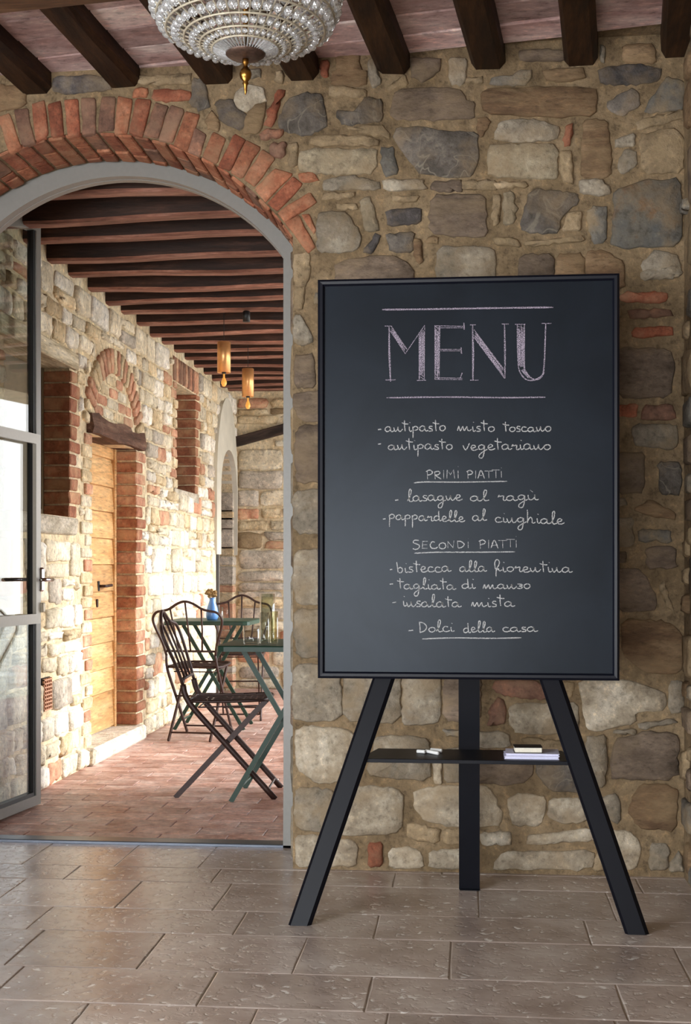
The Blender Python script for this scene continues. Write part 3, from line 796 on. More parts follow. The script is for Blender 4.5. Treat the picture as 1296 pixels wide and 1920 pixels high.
for (yt, yb, js) in J:
    xs = [on_z(px, py, 0).x for px, py in js]
    a = [xs[0]-random.uniform(.3,.55)]
    while a[0] > -2.9: a.insert(0, a[0]-random.uniform(.35,.6))
    b = [xs[-1]+random.uniform(.4,.6)]
    while b[-1] < 1.6: b.append(b[-1]+random.uniform(.35,.6))
    X = a+xs+b
    for i in range(len(X)-1): tile(X[i], yb, X[i+1], yt)
    lasty = yb
for wdt in (.3,.25,.3,.2,.3,.3):
    x = -2.9+random.uniform(0,.3)
    while x < 1.8:
        nx_ = x+random.uniform(.35,.62); tile(x, lasty-wdt, nx_, lasty); x = nx_
    lasty -= wdt
# ================================================================== LOGGIA
LX = -2.10; BY = 11.40; LH = 2.63
lf = struct('floor.001', MB().box(-2.6,5.03,-.08,.95,11.6,-.006), plain('terracotta_grout', (.62,.50,.42), .9), 'terracotta tiled loggia floor')
cnt = 0; rest = MB(); shared = {}
y = 5.035; r_ = 0
while y < 11.36:
    x = LX-.0+(-.14 if r_ % 2 else 0)
    while x < .9:
        x0, x1 = max(x, LX), min(x+.28, .9)
        if x1-x0 > .05:
            hx, hy = (x1-x0)/2-.002, .068
            key = round(x1-x0, 3)
            if cnt < 300:
                if key not in shared:
                    mb = MB().bbox(-hx,-hy,-.012,hx,hy,.0,.0025)
                    me = bpy.data.meshes.new('floor_tile'); me.from_pydata([tuple(v) for v in mb.v], [], mb.f); me.materials.append(M['terr']); shared[key] = me
                o = bpy.data.objects.new('floor_tile', shared[key]); o.location = ((x0+x1)/2, y+.07, random.uniform(-.001,.001)); link(o, lf); cnt += 1
            else:
                rest.bbox((x0+x1)/2-hx, y+.07-hy, -.012, (x0+x1)/2+hx, y+.07+hy, 0, .0025)
        x += .28
    y += .14; r_ += 1
o = rest.build('floor_tiles', M['terr'], lf); o['kind'] = 'stuff'
# left wall with openings (a = world y, b = world z)
left3 = lambda a, b, t: Vector((LX+t, a, b))
W1 = (5.62, 1.36, 6.577, 2.146); DR = (6.94, .09, 7.93, 1.84); W2 = (9.02, 1.66, 9.684, 2.42)
FA = (10.5, .0, 11.24, 2.1)
def rect(r): return [(r[0],r[1]),(r[2],r[1]),(r[2],r[3]),(r[0],r[3])]
fac = (FA[0]+FA[2])/2; fr_ = (FA[2]-FA[0])/2
fa_hole = [(FA[0],.0),(FA[2],.0)]+[(fac+fr_*math.cos(math.pi*k/12), 1.75+fr_*math.sin(math.pi*k/12)*.95) for k in range(13)]
lout = [(5.02,-.05),(6.94,-.05),(6.94,1.84),(7.93,1.84),(7.93,-.05),(FA[0],-.05)]+[(FA[0],1.75)]+[(fac-fr_*math.cos(math.pi*k/12), 1.75+fr_*math.sin(math.pi*k/12)*.95) for k in range(1,12)]+[(FA[2],1.75),(FA[2],-.05),(11.7,-.05),(11.7,2.8),(5.02,2.8)]
lw = plate(lout, [rect(W1), rect(W2)], lambda a, b, t: Vector((t, a, b)), LX-.42, LX, M['cm'], 'wall_left.001')
tag(lw, 'sunlit rubble stone side wall of the loggia with wooden door and niches', kind='structure')
bk = struct('wall_back', MB().box(-2.6,BY,-.05,1.0,BY+.3,2.9), M['cm'], 'stone end wall of the loggia behind the far table')
sl = Stones(lw, left3, flipn=False, limit=300)
rl = Raster(5.05, 0, BY, LH+.1, .01)
# tympanum and relieving arch over the door
tcx = 7.44; tz = 1.78; TRi = .50; TRo = .66
VN = 22
for i in range(VN):
    a = math.pi*(.06+.88*(i+.5)/VN); d = math.pi*.88/VN/2*.80
    P = [(tcx+r*math.cos(a+s)*1.0, tz+r*math.sin(a+s)*.92) for r, s in ((TRi,d),(TRo,d*.92),(TRo,-d*.92),(TRi,-d))]
    sl.add(P, random.choice(['cr','cr','co']), .02, name='brick', jit=.001, inset=.004, soft=1, bow=.1)
ra_poly = [(tcx+(TRo+.02)*math.cos(math.pi*k/20), tz+(TRo+.02)*math.sin(math.pi*k/20)*.92) for k in range(21)]
rl.fill(ra_poly)
zz = 1.96
while zz < 2.2:
    hw = TRi*math.sqrt(max(0, 1-((zz+.04-tz)/(TRi*.92))**2))-.02
    x = tcx-hw
    while x < tcx+hw-.06:
        L_ = min(random.uniform(.16,.24), tcx+hw-x)
        sl.add([(x,zz),(x+L_-.012,zz),(x+L_-.012,zz+.055),(x,zz+.055)], random.choice(['co','cs','cr']), .006, name='brick', jit=.001, inset=.004, bow=.1)
        x += L_
    zz += .067
for r in (W1, DR, W2): rl.rect(*r, .01)
rl.rect(DR[0],0,DR[2],DR[3]); rl.fill([(FA[0]-.12,-1),(FA[2]+.1,-1),(FA[2]+.1,2.2),(FA[0]-.12,2.2)])
rl.rect(5.5, 1.24, 6.68, 1.37); rl.rect(5.5, 2.13, 6.68, 2.245)    # sill, lintel
rl.rect(6.88, 1.82, 8.02, 1.96)
rl.rect(6.10,.38,6.24,.56)
# quoin bricks at opening edges
def quoins(edge, z0, z1, side, jd, mats, blen=(.13,.24), parent=lw, h=.058):
    z = z0; i = 0
    while z < z1-.03:
        L_ = blen[i % 2]+random.uniform(-.02,.02); hh = h+random.uniform(-.006,.006)
        ya, yb = (edge-.012, edge+L_) if side > 0 else (edge-L_, edge+.012)
        mb = MB().bbox(LX-jd, ya, z, LX+random.uniform(.006,.018), yb, min(z+hh, z1), .006, .003)
        c = Vector((LX, (ya+yb)/2, z)); mb.v = [v-c for v in mb.v]
        mb.build('brick', M[random.choice(mats)], parent, loc=c)
        rl.rect(min(ya,yb), z, max(ya,yb), z+hh, .004)
        z += hh+.010; i += 1
quoins(W1[2], 1.36, 2.13, 1, .16, ['nr'], (.10,.16), h=.062)
quoins(DR[2], .10, 1.83, 1, .15, ['nr','nr','cr'], (.12,.2), h=.062)
quoins(DR[0], .10, 1.83, -1, .12, ['co','cr','cs'], (.11,.17), h=.06)
quoins(W2[2], 1.66, 2.42, 1, .18, ['nr'], (.08,.14), h=.062)
quoins(W2[0], 1.66, 2.42, -1, .12, ['cr','co'], (.08,.14), h=.062)
# soldier bricks above the high niche
for i in range(11):
    yy = W2[0]-.08+i*.076
    sl.add([(yy,2.43),(yy+.062,2.43),(yy+.062,2.60),(yy,2.60)], random.choice(['cr','q','cr']), .012, name='brick', jit=.0015, inset=.005, bow=.1)
rl.rect(W2[0]-.1, 2.42, W2[2]+.12, 2.61)
def courses(st, ra, keys, bounds, hr=(.09,.2), wr=(.12,.36), gap=.008, h=(.01,.026), **kw):
    x0, y0, x1, y1 = bounds; y = y0
    while y < y1-.04:
        ch = min(random.uniform(*hr), y1-y); x = x0+random.uniform(-.1,0); x = max(x, x0)
        while x < x1-.04:
            cw = min(random.uniform(*wr)*(1.15 if ch > .14 else .85), x1-x); cells = [(x, y, x+cw, y+ch)]
            if ch > .13 and random.random() < .4:
                m = y+ch*random.uniform(.35,.65); cells = [(x, y, x+cw, m), (x, m, x+cw, y+ch)]
            for c in cells:
                j = [random.uniform(-.012,.012) for _ in range(4)]
                a, b, c2, d = c[0]+gap/2, c[1]+gap/2+j[0]*.5, c[2]-gap/2, c[3]-gap/2+j[1]*.5
                for _ in range(5):
                    if c2-a < .04 or d-b < .03: break
                    if ra.free(a, b, c2, d):
                        q = rough_quad(a, b, c2, d, .09); st.add(q, pick(keys), random.uniform(*h), **kw); ra.rect(a, b, c2, d); break
                    # trim towards the free side
                    best = None
                    for t in ((a,b,c2-(c2-a)*.2,d),(a+(c2-a)*.2,b,c2,d),(a,b+(d-b)*.2,c2,d),(a,b,c2,d-(d-b)*.2)):
                        i0, i1 = int((t[1]-ra.y0)/ra.res), int((t[3]-ra.y0)/ra.res)+1; k0, k1 = int((t[0]-ra.x0)/ra.res), int((t[2]-ra.x0)/ra.res)+1
                        sc = ra.g[max(0,i0):i1, max(0,k0):k1].mean() if i1 > 0 and k1 > 0 else 1
                        if best is None or sc < best[0]: best = (sc, t)
                    a, b, c2, d = best[1]
            x += cw
        y += ch
KL = [('cs',4.5),('cw',3.2),('co',1.6),('cg',.7),('cr',.5)]
courses(sl, rl, KL, (5.08,.0,BY-.01,LH+.02), jit=.004, inset=.010, deep=.03)
autofill(sl, rl, KL, [(.16,.34,.14,.22),(.14,.26,.08,.16),(.08,.16,.06,.12),(.05,.09,.04,.06)], [0,500,3000,3000], h=(.010,.026), gap=.006, j=.12, bounds=(5.08,.01,BY-.01,LH-.01), jit=.004, inset=.012, deep=.03)
sl.build(rank=lambda it: -it[0]/((sum(p[0] for p in it[1])/len(it[1]))**2))
# back wall stones
sb = Stones(bk, lambda a, b, t: Vector((a, BY-t, b)))
rb_ = Raster(-2.1,0,.6,2.62)
pb = [on_y(441,830,BY), on_y(540,803,BY)]
rb_.fill([(pb[0].x-.05,pb[0].z-.06),(pb[1].x+.1,pb[1].z-.06),(pb[1].x+.1,pb[1].z+.07),(pb[0].x-.05,pb[0].z+.06)])
courses(sb, rb_, [('cg',3),('co',2.5),('cs',2.5),('t',.8),('cr',1.2)], (-2.09,.0,.6,2.62), hr=(.1,.2), wr=(.16,.42), h=(.015,.03), jit=.004, inset=.014)
autofill(sb, rb_, [('cg',3),('co',2.5),('t',2),('cs',1.5),('cr',1.6),('q',.6)], [(.26,.5,.14,.24),(.16,.3,.09,.15),(.08,.16,.06,.1)], [200,900,1500], h=(.02,.04), gap=.014, j=.12, bounds=(-2.09,.01,.6,2.6), jit=.004, inset=.014)
sb.build(rank=lambda it: it[1][0][0])
dv = pb[1]-pb[0]; mb = MB(); L2 = dv.length*1.15; mb.bbox(0,-.05,-.045,L2,.03,.045,.008,.004)
o = mb.build('old_beam', wood_mat('blackened_wood', (.12,.09,.08), (.19,.15,.13), (.28,.22,.19), 'X', 4)); o.location = pb[0]+Vector((0,-.01,0)); o.rotation_euler = (0, -math.atan2(dv.z, dv.x), 0)
tag(o, 'blackened slanting beam set in the loggia end wall', 'beam')
# recess fillings
o = struct('window_1', MB().box(LX-.24,5.60,1.34,LX-.16,6.60,2.17), M['shutter'], 'closed olive brown shutter deep in the near niche')
MB().box(LX-.16,6.535,1.36,LX-.135,6.572,2.146).build('window_frame', M['shutter'], o)
MB().box(LX-.16,5.66,1.36,LX-.135,6.535,1.40).build('window_frame', M['shutter'], o)
s_ = struct('trim_3', MB().bbox(LX-.2,5.52,1.265,LX+.022,6.66,1.357,.008,.004), M['sill'], 'grey stone sill under the near niche')
s_ = struct('trim_4', MB().bbox(LX-.2,5.50,2.143,LX+.03,6.66,2.235,.006,.006), M['greywood'], 'pale weathered wooden lintel over the near niche')
mb = MB()
n = 10; vs = []
for i in range(n+1):
    yy = 6.88+1.12*i/n; zo = .014*math.sin(i*1.3)
    for (dx, dz) in ((-.3,1.838),(.035,1.838+.006*math.sin(i)),(.045,1.87),(.03,1.945+zo),(-.3,1.945+zo)): vs.append((LX+dx+.01*math.sin(i*2.1)*(dx > 0), yy, dz))
fs = [(i*5+k, i*5+(k+1) % 5, (i+1)*5+(k+1) % 5, (i+1)*5+k) for i in range(n) for k in range(5)]+[(4,3,2,1,0), tuple(n*5+k for k in range(5))]
mb.add(vs, fs); s_ = struct('trim_5', mb, M['oldwood'], 'rough dark wooden lintel over the honey coloured door')
o = struct('window_2', MB().box(LX-.26,9.0,1.64,LX-.2,9.72,2.45), M['shutter'], 'closed panel deep in the high brick niche')
MB().box(LX-.2,9.64,1.66,LX-.165,9.683,2.42).build('window_frame', M['sill'], o)
s_ = struct('trim_6', MB().bbox(LX-.2,8.96,1.585,LX+.02,9.75,1.657,.006,.004), M['sill'], 'pale stone sill under the high brick niche')
# wooden door
dX = LX-.135
dr = struct('door_1', MB().box(dX-.05,6.9,.09,dX-.012,7.93,1.85), M['orangewood'], 'honey coloured plank door in the sunlit wall')
zl = [1.765,1.75,1.59,1.435,1.27,1.11,.945,.785,.63,.47,.325,.10]
MB().bbox(dX-.03,6.93,1.77,dX+.004,7.885,1.84,.003).build('door_rail', M['orangewood'], dr)
MB().bbox(dX-.03,7.885,.09,dX+.014,7.932,1.84,.003).build('door_frame', M['orangewood'], dr)
MB().bbox(dX-.03,6.93,.09,dX+.014,6.955,1.84,.003).build('door_frame', M['orangewood'], dr)
for i in range(1, len(zl)-1):
    mb = MB(); za, zb = zl[i], zl[i+1]
    # lapped plank: lower edge proud
    vs = [(dX-.02,6.955,za),(dX-.02,7.885,za),(dX-.006,7.885,za-.003),(dX-.006,6.955,za-.003),(dX-.02,6.955,zb+.004),(dX-.02,7.885,zb+.004),(dX+.006,7.885,zb+.004),(dX+.006,6.955,zb+.004)]
    mb.add(vs, [(0,1,2,3),(3,2,6,7),(7,6,5,4),(0,4,5,1),(0,3,7,4),(1,5,6,2)])
    mb.build('plank', M['orangewood'], dr)
hp = on_x(183, 1099, dX); hd = MB().bbox(dX,hp.y-.012,hp.z-.03,dX+.012,hp.y+.012,hp.z+.03,.003).build('handle', M['blackp'], dr)
MB().tube([(dX+.01,hp.y,hp.z),(dX+.045,hp.y,hp.z),(dX+.05,hp.y+.02,hp.z),(dX+.05,hp.y+.13,hp.z+.004)], .009, 8).build('lever', M['iron'], hd, True)
kp = on_x(181, 1131, dX); MB().bbox(dX,kp.y-.01,kp.z-.025,dX+.01,kp.y+.01,kp.z+.025,.003).build('keyhole_plate', M['iron'], dr)
mb = MB().bbox(LX-.18,6.86,-.0,LX+.05,7.99,.095,.014,.006)
struct('trim_7', mb, M['cw'], 'worn whitish stone step below the honey coloured door')
# far arched opening: plastered surround, stone jamb and steel door
surr = MB(); k_ = 14
for rr0, rr1 in ((fr_, fr_+.11),):
    pts_i = [(FA[0], 1.2)]+[(fac-rr0*math.cos(math.pi*k/k_), 1.75+rr0*math.sin(math.pi*k/k_)*.95) for k in range(k_+1)]+[(FA[2], 1.2)]
    pts_o = [(FA[0]-.11, 1.2)]+[(fac-rr1*math.cos(math.pi*k/k_), 1.75+(rr0*.95+.45)*math.sin(math.pi*k/k_)) for k in range(k_+1)]+[(FA[2]+.09, 1.2)]
    L = len(pts_i)
    vs = [(LX+.045, a, b) for a, b in pts_i]+[(LX+.03, a, min(b,2.56)) for a, b in pts_o]+[(LX-.3, a, b) for a, b in pts_i]+[(LX-.05, a, min(b,2.56)) for a, b in pts_o]
    fs = []
    for i in range(L-1):
        fs += [(i, i+1, L+i+1, L+i), (i, 2*L+i, 2*L+i+1, i+1), (L+i, L+i+1, 3*L+i+1, 3*L+i)]
    surr.add(vs, fs)
struct('trim_8', surr, M['plaster'], 'pale plaster surround of the far arched opening')
fd = struct('door_3', MB().box(LX-.40,FA[0]-.05,0,LX-.34,FA[2]+.05,2.2), M['dark'], 'dark glazed steel door in the far arched opening')
MB().tube([(LX-.02,FA[0]+.03,0),(LX-.02,FA[0]+.03,1.95)], .028, 4).build('stile', M['steeld'], fd)
MB().tube([(LX-.0,FA[0]+.085,0),(LX-.0,FA[0]+.085,1.9)], .016, 4).build('stile', M['steel'], fd)
zz = .02; i = 0
while zz < 1.7:
    h_ = (.17,.09,.07)[i % 3] if zz > .5 else .065
    mb = MB().bbox(LX-.3, FA[2]-.016, zz, LX+.012, FA[2]+.12, zz+h_-.012, .008, .003)
    c = Vector((LX, FA[2], zz)); mb.v = [v-c for v in mb.v]; mb.build('jamb_stone', M['cr' if zz < .9 and i % 4 != 2 else random.choice(['cg','co'])], lw, loc=c); zz += h_; i += 1
# terracotta air vent
vt = empty('air_vent', (LX+.014, 6.167, .385)); tag(vt, 'small perforated terracotta air vent low in the loggia wall', 'vent')
MB().bbox(-.012,-.062,0,.0,.062,.165,.002).build('backing', M['dark'], vt)
for k in range(9): MB().box(0,-.058,.004+k*.0185,.012,.058,.010+k*.0185).build('bar', M['vent'], vt)
for k in range(5): MB().box(0,-.058+k*.0275,.002,.010,-.052+k*.0275,.162).build('bar', M['vent'], vt)
mb = MB()
# loggia beams
yb = 6.257-.344*3; i = 0
ordw = ['first','second','third','fourth','fifth','sixth','seventh','eighth','ninth','tenth','eleventh','twelfth','thirteenth','fourteenth','fifteenth','sixteenth','seventeenth','eighteenth','nineteenth']
lceil = struct('ceiling.001', MB().box(-2.6,5.02,2.765,1.0,11.7,2.95), stone_mat('loggia_ceiling_brick',(.36,.24,.20),(.46,.32,.27),(.55,.42,.36),8), 'brick ceiling of the loggia above the beams')
while yb < BY-.05:
    vs = []; n = 16; sd = random.uniform(0,50)
    amp = .012
    for k in range(n+1):
        x = -2.25+3.2*k/n
        dz = amp*math.sin(x*2.1+sd)+.006*math.sin(x*7+sd*2); dy = .012*math.sin(x*1.7+sd*1.3)
        rise = .018*(x-LX) if yb < 6.2 else .004*(x-LX)
        zb = LH+dz*.6+rise; wd = .046
        for (a, b) in ((-wd,2.77),(-wd,zb+.012),(-wd+.014,zb),(wd-.014,zb),(wd,zb+.012),(wd,2.77)): vs.append((x, yb+a+dy, b))
    fs = [(k*6+q_, k*6+(q_+1) % 6, (k+1)*6+(q_+1) % 6, (k+1)*6+q_) for k in range(n) for q_ in range(6)]+[(0,1,2,3,4,5), tuple(n*6+q_ for q_ in reversed(range(6)))]
    o = MB().add(vs, flip(fs)).build('loggia_beam', [M['lbeam'], M['lbeam_lit']], None)
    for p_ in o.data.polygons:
        if abs(p_.normal.z) > .6 and p_.center.z < 2.72: p_.material_index = 1  # downward faces get the colour with painted floor bounce
    tag(o, 'rough brown loggia ceiling beam, '+ordw[i]+' one counted from the arched doorway', 'beam', 'brown beams of the loggia ceiling')
    yb += .344; i += 1
# outer side of the loggia (out of view): pier, lintel and courtyard ground
om = stone_mat('outer_plaster', (.70,.62,.50), (.78,.70,.58), (.84,.77,.66), 4)
struct('wall_right.002', MB().box(.6,5.02,-.05,1.0,6.5,2.8).box(.6,6.5,2.5,1.0,11.7,2.8).box(.6,8.35,-.05,.85,8.7,2.6), om, 'open outer side of the loggia with piers, out of view')
struct('floor.002', MB().box(1.0,5.02,-.2,14,22,-.03), M['ground'], 'pale courtyard ground beyond the loggia, out of view')

# ================================================================== steel door frame, threshold, glass leaf
FC = (-1.375, 1.842); FR = .854; FX0, FX1 = -2.07, -.68; FS = 2.338
def arch_band(ro, ri, y0, y1, x0, x1, spring, mb, wv):
    b0 = math.atan2(spring-FC[1], x1-FC[0]); n = 40
    po = [(x1, .0)]+[(FC[0]+ro*math.cos(b0+(math.pi-2*b0)*k/n), FC[1]+ro*math.sin(b0+(math.pi-2*b0)*k/n)) for k in range(n+1)]+[(x0, .0)]
    pi_ = [(x1-wv, .0)]+[(FC[0]+(ri)*math.cos(b0+(math.pi-2*b0)*k/n)*(((x1-wv)-FC[0])/(ri*math.cos(b0)) if 0 else 1), FC[1]+ri*math.sin(b0+(math.pi-2*b0)*k/n)) for k in range(n+1)]+[(x0+wv, .0)]
    L = len(po); vs = []
    for y_ in (y0, y1): vs += [(a, y_, b) for a, b in po]+[(a, y_, b) for a, b in pi_]
    fs = []
    for i in range(L-1):
        fs += [(i, i+1, L+i+1, L+i), (2*L+i+1, 2*L+i, 3*L+i, 3*L+i+1), (L+i, L+i+1, 3*L+i+1, 3*L+i), (i+1, i, 2*L+i, 2*L+i+1)]
    mb.add(vs, fs)
mb = MB(); arch_band(FR+.03, FR-.052, 4.955, 5.00, FX0-.03, FX1+.03, FS, mb, .075)
fr = struct('trim_1', mb, M['steel'], 'grey steel frame lining the arched doorway')
mb = MB(); arch_band(FR-.04, FR-.054, 5.0, 5.035, FX0+.02, FX1-.02, FS, mb, .03)
mb.build('rebate', M['steel'], fr)
struct('trim_2', MB().bbox(-2.2,4.955,-.01,-.66,5.035,.012,.003), plain('blue_grey_threshold_steel', (.36,.38,.42), .35, metal=.6), 'blue grey steel threshold strip of the arched doorway')
# open glass leaf; local x runs from hinge to meeting stile
hx0, hy0 = -2.068, 4.985; ang = math.atan2(5.697-4.985, -1.982+2.068); LWd = .735
door = empty('door_2', (hx0, hy0, 0), ang); tag(door, 'open glazed steel door leaf with curved top at the left edge', kind='structure')
def topz(s): # height of the leaf top at distance s from the hinge
    xx = FX0+s*(.695/LWd); return FC[1]+math.sqrt(max(0, (FR-.02)**2-(xx-FC[0])**2))
def leaf_frame(i0, i1, y0, y1, zb, wv, mat, name, ztop=None, par=door):
    n = 14; po = [(i0, zb)]; 
    po = [(i0+(i1-i0)*k/n, (topz(i0+(i1-i0)*k/n)-.0) if ztop is None else ztop) for k in range(n+1)]
    pi_ = [(i0+wv+(i1-i0-2*wv)*k/n, (topz(i0+wv+(i1-i0-2*wv)*k/n)-wv) if ztop is None else ztop-wv) for k in range(n+1)]
    O = [(i0, zb)]+po+[(i1, zb)]; I = [(i0+wv, zb+wv)]+pi_+[(i1-wv, zb+wv)]; L = len(O); vs = []
    for y_ in (y0, y1): vs += [(a, y_, b) for a, b in O]+[(a, y_, b) for a, b in I]
    fs = []
    for i in range(L):
        j = (i+1) % L
        fs += [(i, j, L+j, L+i), (2*L+j, 2*L+i, 3*L+i, 3*L+j), (L+i, L+j, 3*L+j, 3*L+i), (j, i, 2*L+i, 2*L+j)]
    return MB().add(vs, fs).build(name, mat, par)
leaf_frame(0, LWd, -.022, .022, .012, .045, M['steel'], 'door_frame')
leaf_frame(.045, LWd-.045, -.016, .016, .057, .016, M['steeld'], 'gasket')
sash = leaf_frame(.03, LWd-.03, -.036, -.018, .84, .045, M['steell'], 'sash', ztop=1.70)
gp = [(.05, .06)]+[(.05+(LWd-.1)*k/10, topz(.05+(LWd-.1)*k/10)-.05) for k in range(11)]+[(LWd-.05, .06)]
L = len(gp); MB().add([(a, -.003, b) for a, b in gp]+[(a, .003, b) for a, b in gp], [tuple(range(L)), tuple(range(2*L-1, L-1, -1))]+[(i, (i+1) % L, L+(i+1) % L, L+i) for i in range(L)]).build('pane', M['pane'], door)
hz = 1.04
hh = MB().bbox(LWd-.045,-.046,hz-.055,LWd-.005,-.022,hz+.055,.008).build('handle', M['chrome'], door)
MB().tube([(LWd-.025,-.04,hz),(LWd-.025,-.085,hz),(LWd-.03,-.095,hz),(LWd-.15,-.095,hz)], .009, 8).build('lever', M['chrome'], hh, True)
h2 = MB().bbox(LWd-.04,.022,hz-.05,LWd-.01,.034,hz+.05,.006).build('handle', M['chrome'], door)
MB().tube([(LWd-.025,.03,hz),(LWd-.025,.07,hz),(LWd-.03,.078,hz),(LWd-.15,.078,hz)], .008, 8).build('lever', M['iron'], h2, True)
MB().bbox(LWd-.035,-.05,hz-.15,LWd-.008,-.02,hz-.105,.004).build('latch', M['silver'], door)

# ================================================================== EASEL AND MENU BOARD
ez = empty('easel', (0, 4.05, 0)); tag(ez, 'black steel three legged easel holding the menu board', 'easel')
EO = Vector((0, 4.05, 0))
def easel_leg(p0, p1, wid, dep, name='leg'):
    p0, p1 = Vector(p0)-EO, Vector(p1)-EO
    # folded plate: front face with bevelled folds and two returns, cut level at the floor
    prof = [(-wid/2, dep), (-wid/2, .010), (-wid/2+.008, 0), (wid/2-.012, 0), (wid/2, .012), (wid/2, dep), (wid/2-.004, dep), (wid/2-.004, .014), (-wid/2+.004, .014), (-wid/2+.004, dep)]
    vs = []
    for p in (p0, p1):
        for (a, b) in prof: vs.append(p+Vector((a, b, 0)))
    n = len(prof)
    fs = [(k, (k+1) % n, n+(k+1) % n, n+k) for k in range(n)]
    fs += [(0,1,8,9),(1,2,8),(2,3,7,8),(3,4,7),(4,5,6,7)]
    fs += [tuple(n+i for i in reversed(f)) for f in [(0,1,8,9),(1,2,8),(2,3,7,8),(3,4,7),(4,5,6,7)]]
    return MB().add(vs, fs).build(name, M['black'], ez)
easel_leg((-.518,3.885,0), (-.085,4.145,1.30), .071, .034)
easel_leg((.500,3.885,0), (.070,4.145,1.30), .071, .034)
MB().bbox(-.033,-.015,0,.033,.02,.003,.001).build('foot_plate', M['black'], ez).location = (.0, .327, 0)
rear0, rear1 = Vector((.0,4.377,0))-EO, Vector((-.002,4.20,1.32))-EO
vs = []
for p in (rear0, rear1):
    for a, b in ((-.035,0),(.035,0),(.035,.03),(-.035,.03)): vs.append(p+Vector((a,b,0)))
MB().add(vs, [(0,1,5,4),(1,2,6,5),(2,3,7,6),(3,0,4,7),(3,2,1,0),(4,5,6,7)]).build('leg', M['black'], ez)
MB().bbox(-.13,.07,1.24,.13,.19,1.275,.003).build('head_bracket', M['black'], ez)
MB().bbox(-.25,-.005,.95,.24,.012,.99,.003).build('crossbar', M['black'], ez).location = (0, .03, 0)
# the shelf between the legs
shz = .497
sp = [(-.345,4.005),(.345,4.005),(.3,4.235),(-.3,4.235)]
mb = MB(); vs = [(a-EO.x, b-EO.y, shz-.003) for a, b in sp]+[(a-EO.x, b-EO.y, shz) for a, b in sp]
mb.add(vs, [(3,2,1,0),(4,5,6,7),(0,1,5,4),(1,2,6,5),(2,3,7,6),(3,0,4,7)])
mb.bbox(-.34,4.003-EO.y,shz-.012,.34,4.007-EO.y,shz,.001)
mb.build('shelf', M['black'], ez)
# board
bx0, bx1, bz0, bz1 = -.4774, .462, .7465, 2.0065; BYF = 4.02
bd = empty('menu_board', ((bx0+bx1)/2, BYF, bz0)); tag(bd, 'large black framed chalkboard with handwritten menu on the easel', 'blackboard')
bo = Vector(((bx0+bx1)/2, BYF, bz0)); fw = .021
def B(x, y_, z): return Vector((x, y_, z))-bo
panel = MB(); panel.box(bx0+.01, BYF+.008, bz0+.01, bx1-.01, BYF+.02, bz1-.01); panel.v = [v-bo for v in panel.v]; panel.build('slate_panel', M['board'], bd)
def rail(a, b, inner_a, inner_b):
    # mitred rail: outer edge a-b, inner edge
    y0, y1 = BYF, BYF+.03
    vs = [B(a[0],y0+.002,a[1]),B(b[0],y0+.002,b[1]),B(inner_b[0],y0+.004,inner_b[1]),B(inner_a[0],y0+.004,inner_a[1])]
    mx = lambda p, q, t: (p[0]+(q[0]-p[0])*t, p[1]+(q[1]-p[1])*t)
    m1, m2 = mx(a, inner_a, .35), mx(b, inner_b, .35)
    top = [B(m1[0],y0-.004,m1[1]),B(m2[0],y0-.004,m2[1])]
    m3, m4 = mx(a, inner_a, .75), mx(b, inner_b, .75)
    top += [B(m3[0],y0-.003,m3[1]),B(m4[0],y0-.003,m4[1])]
    bk_ = [B(a[0],y1,a[1]),B(b[0],y1,b[1]),B(inner_b[0],y1,inner_b[1]),B(inner_a[0],y1,inner_a[1])]
    v = vs+top+bk_
    f = [(0,1,5,4),(4,5,7,6),(6,7,2,3),(0,8,9,1),(3,2,10,11),(8,11,10,9),(0,4,6,3,11,8),(1,9,10,2,7,5)]
    o = MB().add(v, f); 
    bm = bmesh.new(); bv = [bm.verts.new(x) for x in o.v]; [bm.faces.new([bv[i] for i in q]) for q in o.f]; bmesh.ops.recalc_face_normals(bm, faces=bm.faces)
    me = bpy.data.meshes.new('frame_rail'); bm.to_mesh(me); bm.free(); me.materials.append(M['blackf']); link(bpy.data.objects.new('frame_rail', me), bd)
c_ = [(bx0,bz0),(bx1,bz0),(bx1,bz1),(bx0,bz1)]; ci = [(bx0+fw,bz0+fw),(bx1-fw,bz0+fw),(bx1-fw,bz1-fw),(bx0+fw,bz1-fw)]
for k in range(4): rail(c_[k], c_[(k+1) % 4], ci[k], ci[(k+1) % 4])
